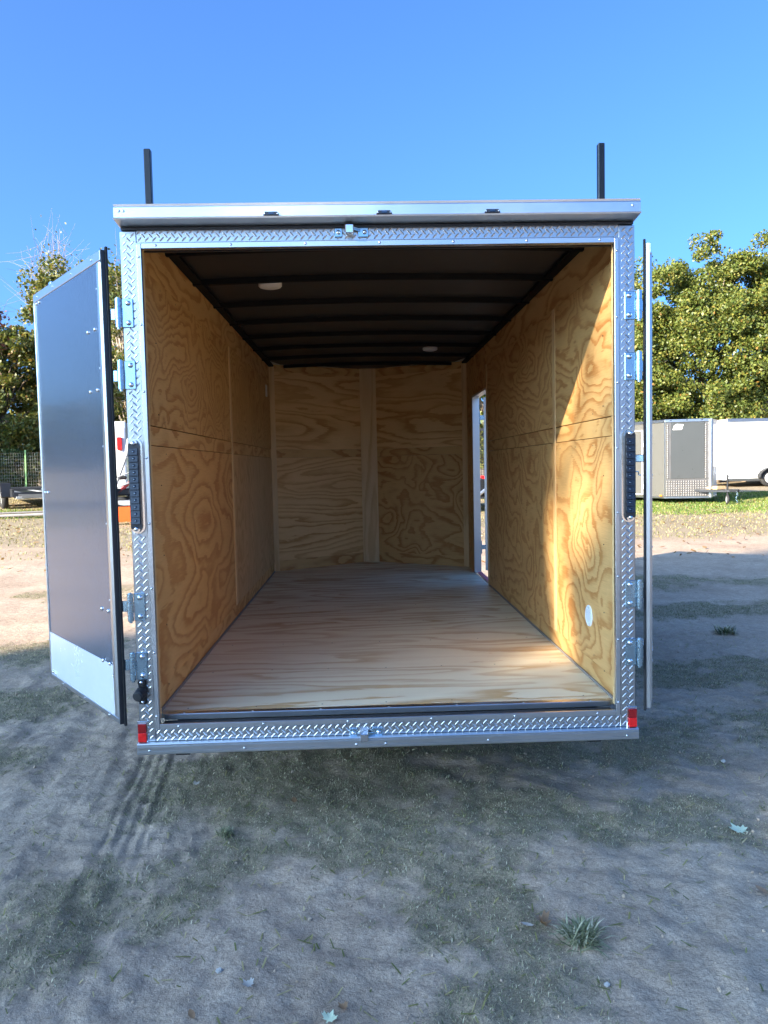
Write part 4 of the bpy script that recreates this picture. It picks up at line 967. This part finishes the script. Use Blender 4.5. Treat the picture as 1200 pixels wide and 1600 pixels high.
# wire fence on the left
f0 = Vector((-17.5, 25.2, 0)); f1 = Vector((-4.5, 26.0, 0)); Lf = (f1-f0).length; ef = (f1-f0).normalized()
FE = empty('wire_fence', (-11, 25.6, gz(-11, 25.6)), label='welded wire fence with green steel posts along the wood edge', cat='fence')
wm = MB(); O = Vector(FE.location)
def fz(u): p = f0+ef*u; return gz(p.x, p.y)
def wirequad(p, q, r):
    d = (q-p).normalized(); a = d.orthogonal().normalized()*r; b_ = d.cross(a).normalized()*r
    v = [p+a, p-a*.5+b_*.87, p-a*.5-b_*.87, q+a, q-a*.5+b_*.87, q-a*.5-b_*.87]; wm.add(v, [(0,1,4,3),(1,2,5,4),(2,0,3,5)])
us = np.arange(0, Lf, .085)
for u in us:
    p = f0+ef*u; z = fz(u); wirequad(Vector((p.x, p.y, z+.05))-O, Vector((p.x, p.y, z+1.55))-O, .0028)
for j in range(14):
    for u in np.arange(0, Lf-.5, 1.0):
        p, q = f0+ef*u, f0+ef*(u+1.0); wirequad(Vector((p.x, p.y, fz(u)+.05+j*.1154))-O, Vector((q.x, q.y, fz(u+1.0)+.05+j*.1154))-O, .0028)
wm.build('wire_mesh', WIREM, FE, kind='stuff')
for u in np.arange(.4, Lf, 2.35):
    p = f0+ef*u; z = fz(u); c = Vector((p.x, p.y, z))-O+Vector((0, -.03, 0))
    MB().obox(c+Vector((0, 0, .80)), (1, 0, 0), (0, 1, 0), (.02, 0, 1), .055, .02, 1.70, .003).obox(c+Vector((0, .02, .80)), (1, 0, 0), (0, 1, 0), (.02, 0, 1), .012, .04, 1.70).build('fence_post', POSTG, FE)
# black flatbed trailer on the left
gf = gz(-10, 20); FB = empty('flatbed_trailer', (-9.6, 20.2, gf), R_(28), label='low black flatbed trailer parked on the grass at the left edge', cat='trailer')
for sx in (-1, 1):
    for y in (.2, 1.05): wheel(FB, (sx*1.08, y+.3, .36), (1, 0, 0), .36, .2)
    fd = [(-.55, .40), (-.45, .80), (1.6, .80), (1.95, .45)]
    MB().prism([(sx*.95, a+.1, z) for a, z in fd]+[(sx*.95, a*.97+.12, z-.03) for a, z in fd[::-1]], (sx*.27, 0, 0)).build('fender', BLACKP, FB)
for k in range(9):
    x0 = -.92+k*.205; MB().box(x0, x0+.2, -1.3, 3.6, .50, .535, .004).build('deck_plank', BLACKP if k % 3 else GREYDECK, FB)
ff = MB(); ff.box(-.95, .95, -1.42, -1.31, .38, .54); ff.box(-.98, -.93, -1.3, 3.6, .40, .62); ff.box(.93, .98, -1.3, 3.6, .40, .62)
ff.box(-.95, .95, 3.605, 3.7, .38, .62); ff.box(-.95, .95, -1.40, -1.34, .60, .64); ff.box(-.04, .04, -2.7, -1.425, .40, .48)
for sx in (-1, 1): ff.obox((sx*.42, -2.0, .44), (-sx*.8, -1.2, 0), (1.2, -sx*.8, 0), Zv, 1.42, .06, .10)
ff.box(-.03, .03, -2.35, -2.29, .1, 1.0)
ff.build('frame', DKSTEEL, FB)
MB().box(-.9, .9, -1.55, -1.425, .36, .42, .005).build('ramp_edge', GREYDECK, FB)
# long beam lying on the grass in front of it
bz = gz(-9, 17.2)
BM = MB().obox((-9.5, 17.0, gz(-9.5, 17)+.06), (1, .10, .012), (-.10, 1, 0), Zv, 9, .10, .035, .004); BMo = BM.obox((-9.5, 17.0, gz(-9.5, 17)+.145), (1, .10, .012), (-.10, 1, 0), Zv, 9, .10, .035, .004).build('steel_beam', BEAM, None, label='long dark steel beam lying on the grass before the black flatbed', cat='beam')
MB().obox((-9.5, 17.0, gz(-9.5, 17)+.1025), (1, .10, .012), (-.10, 1, 0), Zv, 8.99, .03, .048).build('web', BEAML, BMo)
# white van, grey/orange flatbed and the machine on it, seen through the gap by the left post
gv_ = gz(-7, 21); VN = empty('white_van', (-8.3, 21.4, gv_), R_(12), label='tall white van with a red tail light seen past the left post', cat='van')
prof = [(-2.6, .35), (-2.62, 1.0), (-2.5, 2.35), (-2.35, 2.52), (1.6, 2.52), (2.0, 2.3), (2.6, 1.45), (3.3, 1.2), (3.45, .9), (3.45, .35)]
bd = MB().prism([(-.98, y, z) for y, z in prof], (1.96, 0, 0)).build('body', WHITEV, VN)
bv = bd.modifiers.new('bevel', 'BEVEL'); bv.width = .05; bv.segments = 2
for sx in (-1, 1):
    for y in (-1.6, 2.5): wheel(VN, (sx*.90, y, .36), (1, 0, 0), .36, .22)
    MB().box(sx*.82-.07, sx*.82+.07, -2.69, -2.5, 1.68, 2.05, .02).build('tail_light', REDB, VN)
    MB().box(sx*.30-.28, sx*.30+.28, -2.632, -2.60, 1.15, 1.28, .01).build('door_handle', GREYD, VN)
    MB().box(sx*.985, sx*.95, 1.75, 2.55, 1.5, 2.0, .01).build('side_window', GLASS, VN)
MB().box(-.95, .95, -2.75, -2.62, .38, .58, .02).build('bumper', GREYD, VN)
ge = gz(-5.9, 15.6); EQ = empty('equipment_trailer', (-5.0, 16.2, ge), R_(14), label='grey decked flatbed with an orange tapered end seen past the left post', cat='trailer')
MB().box(-1.6, 1.8, -.8, .9, .44, .54, .01).build('deck', GREYDECK, EQ)
MB().prism([(-1.7, -.82, .42), (1.8, -.82, .42), (1.8, -.82, .06), (-1.45, -.82, .06)], (0, .06, 0)).build('orange_side', ORANGE, EQ)
MB().prism([(-1.6, -.83, .43), (-1.6, -.83, .60), (-.9, -.83, .43)], (0, .05, 0)).build('gusset', BLACKP, EQ)
for sx in (-1, 1): wheel(EQ, (sx*1.1, .2, .33), (0, 1, 0), .30, .2)
MC = empty('machine', (-6.0, 16.3, ge+.55), R_(20), label='grey tubed machine with black wheels standing on the grey and orange flatbed', cat='machine')
fm = MB(); fm.path([(-.35, -.1, .12), (-.15, -.1, .62), (.05, -.1, 1.15), (.12, -.1, 1.52)], [.035]*4, 10); fm.path([(-.35, .5, .12), (-.15, .5, .62), (.05, .5, 1.15), (.12, .5, 1.52)], [.035]*4, 10); fm.path([(.12, -.1, 1.52), (.12, .5, 1.52)], [.035, .035], 10)
fm.build('roll_bar', BAR, MC)
hb = MB(); hb.path([(-.02, -.16, .85), (.09, -.16, .83), (.10, -.16, 1.02), (-.01, -.16, 1.08)], [.012]*4, 6); hb.path([(-.25, -.16, .55), (.2, -.16, .72), (.5, -.16, .5), (.15, -.16, .45), (-.25, -.16, .3)], [.018]*5, 6); hb.build('handle', BAR, MC)
MB().obox((-.05, .2, .30), (1, 0, .9), Yv, (-.9, 0, 1), .65, .5, .07, .02).build('red_arm', REDP, MC)
MB().box(-.4, .5, -.05, .45, .1, .28, .03).build('chassis', BLACKP, MC)
MB().obox((-.15, .2, .55), Xv, Yv, Zv, .35, .4, .10, .03).obox((-.33, .2, .78), (.3, 0, 1), Yv, (1, 0, -.3), .4, .4, .09, .03).build('seat', RUBBER, MC)
for x in (-.35, .38):
    for y in (-.12, .52): wheel(MC, (x, y, .23 if x > 0 else .16), (0, 1, 0), .23 if x > 0 else .16, .12)
# utility trailer with a black mesh gate, glimpsed through the side door
gu = gz(3.2, 17); UT = empty('mesh_gate_trailer', (3.15, 17, gu), R_(-8), label='utility trailer with an upright black mesh gate glimpsed through the side door', cat='trailer')
m = MB()
for x in np.arange(-.9, .91, .06): m.box(x-.006, x+.006, -.006, .006, .45, 2.2)
for z in np.arange(.45, 2.21, .06): m.box(-.9, .9, -.006, .006, z-.005, z+.005)
m.build('gate_mesh', BLACKP, UT, kind='stuff')
m = MB(); m.box(-.96, -.9, -.03, .03, .4, 2.25); m.box(.9, .96, -.03, .03, .4, 2.25); m.box(-.96, .96, -.03, .03, 2.2, 2.26); m.box(-.96, .96, -.03, .03, .4, .46); m.box(-.96, .96, .03, 3.4, .40, .46); m.build('gate_frame', BLACKP, UT)
for sx in (-1, 1): wheel(UT, (sx*1.08, 1.8, .33), (1, 0, 0), .33, .2)
MB().box(-.5, .7, .1, 2.6, .465, .9, .03).build('load_cover', BLACKP, UT)
MB().tube((.02, -.05, .95), (.08, -.05, 2.1), .012, n=6).build('white_strap', WHITEP, UT)
MB().obox((.04, -.06, .95), (1, 0, -.4), Yv, (.4, 0, 1), .25, .04, .07, .01).build('red_strap_end', REDB, UT)
MB().obox((-.02, -.07, .60), (1, 0, .8), Yv, (-.8, 0, 1), .3, .05, .08, .02).build('coupler', ALU, UT)

# ------------------------------------------------------------------ small things on the near ground
def flat_leaf(name, x, y, r, pts, mat, label, rz, curl=.25, tilt=.15, lift=.008):
    n = len(pts); v = []
    for px, py in pts: v.append((px*r, py*r, r*curl*(px*px+.4*py*py)))
    v.append((0, -.1*r, 0)); fs = [(i, (i+1) % n, n) for i in range(n)]
    o = MB().add(v, fs, True).build(name, mat, None, label=label, cat='leaf')
    o.location = (x, y, gz(x, y)+lift); o.rotation_euler = (tilt, .08, rz); return o
maple = [(0, -1), (.12, -.45), (.62, -.62), (.5, -.38), (.98, -.12), (.78, .02), (.86, .34), (.48, .22), (.42, .5), (.26, .42), (0, 1), (-.26, .42), (-.42, .5), (-.48, .22), (-.86, .34), (-.78, .02), (-.98, -.12), (-.5, -.38), (-.62, -.62), (-.12, -.45)]
oval = [(0, -1), (.35, -.6), (.5, 0), (.35, .6), (0, 1), (-.35, .6), (-.5, 0), (-.35, -.6)]
PALEL = paint('pale_green_leaf', (.62, .68, .46), .5, 0, .12, 30)
BRNL = paint('curled_brown_leaf', (.30, .17, .085), .6, 0, .3, 40)
TANL = paint('bleached_leaf', (.50, .45, .38), .6, 0, .2, 40)
flat_leaf('maple_leaf', 1.463, -.115, .046, maple, PALEL, 'pale green lobed leaf lying alone on the dust at the right', .3)
flat_leaf('dry_leaf', .475, -.752, .040, maple, BRNL, 'curled brown dry leaf beside the grass tuft', 1.2, .9, .5, .014)
flat_leaf('dry_leaf', .425, -.757, .022, oval, TANL, 'bleached leaf scrap left of the curled brown leaf', 1.4, .6)
flat_leaf('dry_leaf', -.478, -1.001, .024, maple, TANL, 'bleached torn leaf lying on bare dust in the foreground', .9, .5)
flat_leaf('dry_leaf', -.225, -1.145, .026, maple, PALEL, 'whitish leaf at the bottom edge of the yard', -.4, .5)
flat_leaf('dry_leaf', -.190, -1.105, .020, maple, BRNL, 'small brown leaf next to the whitish leaf at the bottom edge', .8, .6)
flat_leaf('dry_leaf', -.96, .56, .022, maple, TANL, 'bleached leaf by the tyre print on the left', -.6, .5)
flat_leaf('dry_leaf', 1.30, -.62, .030, oval, BRNL, 'brown leaf on bare dust near the right edge', .5, .6)
flat_leaf('dry_leaf', -.62, -1.12, .020, oval, BRNL, 'tiny brown leaf on the dust at lower left', .5, .6)
flat_leaf('dry_leaf', -.45, .30, .026, oval, BRNL, 'reddish brown leaf on the grass below the trailer', .2, .6)
STONE = paint('pale_stone', (.50, .48, .45), .85, 0, .2, 40, .002, 60)
bm = bmesh.new(); bmesh.ops.create_icosphere(bm, subdivisions=2, radius=1)
for q in bm.verts: q.co *= random.uniform(.8, 1.15); q.co.z *= .65
me = bpy.data.meshes.new('stone'); bm.to_mesh(me); bm.free(); me.materials.append(STONE)
for (x, y, r, lab) in ((-.579, -.918, .013, 'small pale stone on the dust at lower left'), (.60, -1.05, .011, 'small pebble near the foreground grass'), (1.75, .62, .014, 'small pebble on the soil right of the trailer')):
    o = bpy.data.objects.new('stone', me); C.objects.link(o); o.location = (x, y, gz(x, y)+r*.4); o.scale = (r, r*.8, r); tag(o, lab, 'stone')
def tuft(name, x, y, n, L, mat, label, flat, seed, w=.0022):
    g = np.random.default_rng(seed); a = g.uniform(0, 2*np.pi, n); l = L*g.uniform(.45, 1, n); e = g.uniform(*flat, n)
    st = g.normal(0, L*.22, (n, 2)); z0 = gz(x, y)
    d = np.stack([np.cos(a)*np.cos(e), np.sin(a)*np.cos(e), np.sin(e)], 1); s = np.stack([-np.sin(a), np.cos(a), 0*a], 1)*w
    p = np.stack([st[:, 0]+x, st[:, 1]+y, np.full(n, z0-.003)], 1); m_ = p+d*l[:, None]*.55; t = p+d*l[:, None]; t[:, 2] -= l*.22
    v = np.stack([p-s, p+s, m_+s*.9, t, m_-s*.9], 1).reshape(-1, 3); v -= np.array([x, y, z0]); i = np.arange(n)*5
    o = raw_mesh(name, v, np.concatenate([np.stack([i, i+1, i+2], 1), np.stack([i, i+2, i+4], 1), np.stack([i+4, i+2, i+3], 1)]), mat, None, label=label, cat='grass tuft')
    o.location = (x, y, z0); return o
TUFT = leafmat('tuft_blades', [(0, (.14, .16, .08)), (.5, (.30, .31, .18)), (.85, (.48, .45, .32)), (1, (.62, .56, .42))], .25)
tuft('grass_tuft', .585, -.835, 300, .105, TUFT, 'spiky pale green grass tuft alone on the bare dust in the foreground', (.15, 1.1), 5, .003)
tuft('grass_tuft', 3.14, 3.48, 260, .14, BLADE, 'dark green clump of weed on bare soil right of the trailer', (.1, 1.0), 6, .004)
tuft('grass_tuft', 4.55, 5.0, 200, .16, BLADE, 'green clump at the right edge of the yard', (.1, 1.0), 8, .004)
tuft('grass_tuft', -.72, .0, 120, .06, TUFT, 'small wispy grass tuft on the worn turf at left', (.3, 1.2), 9)
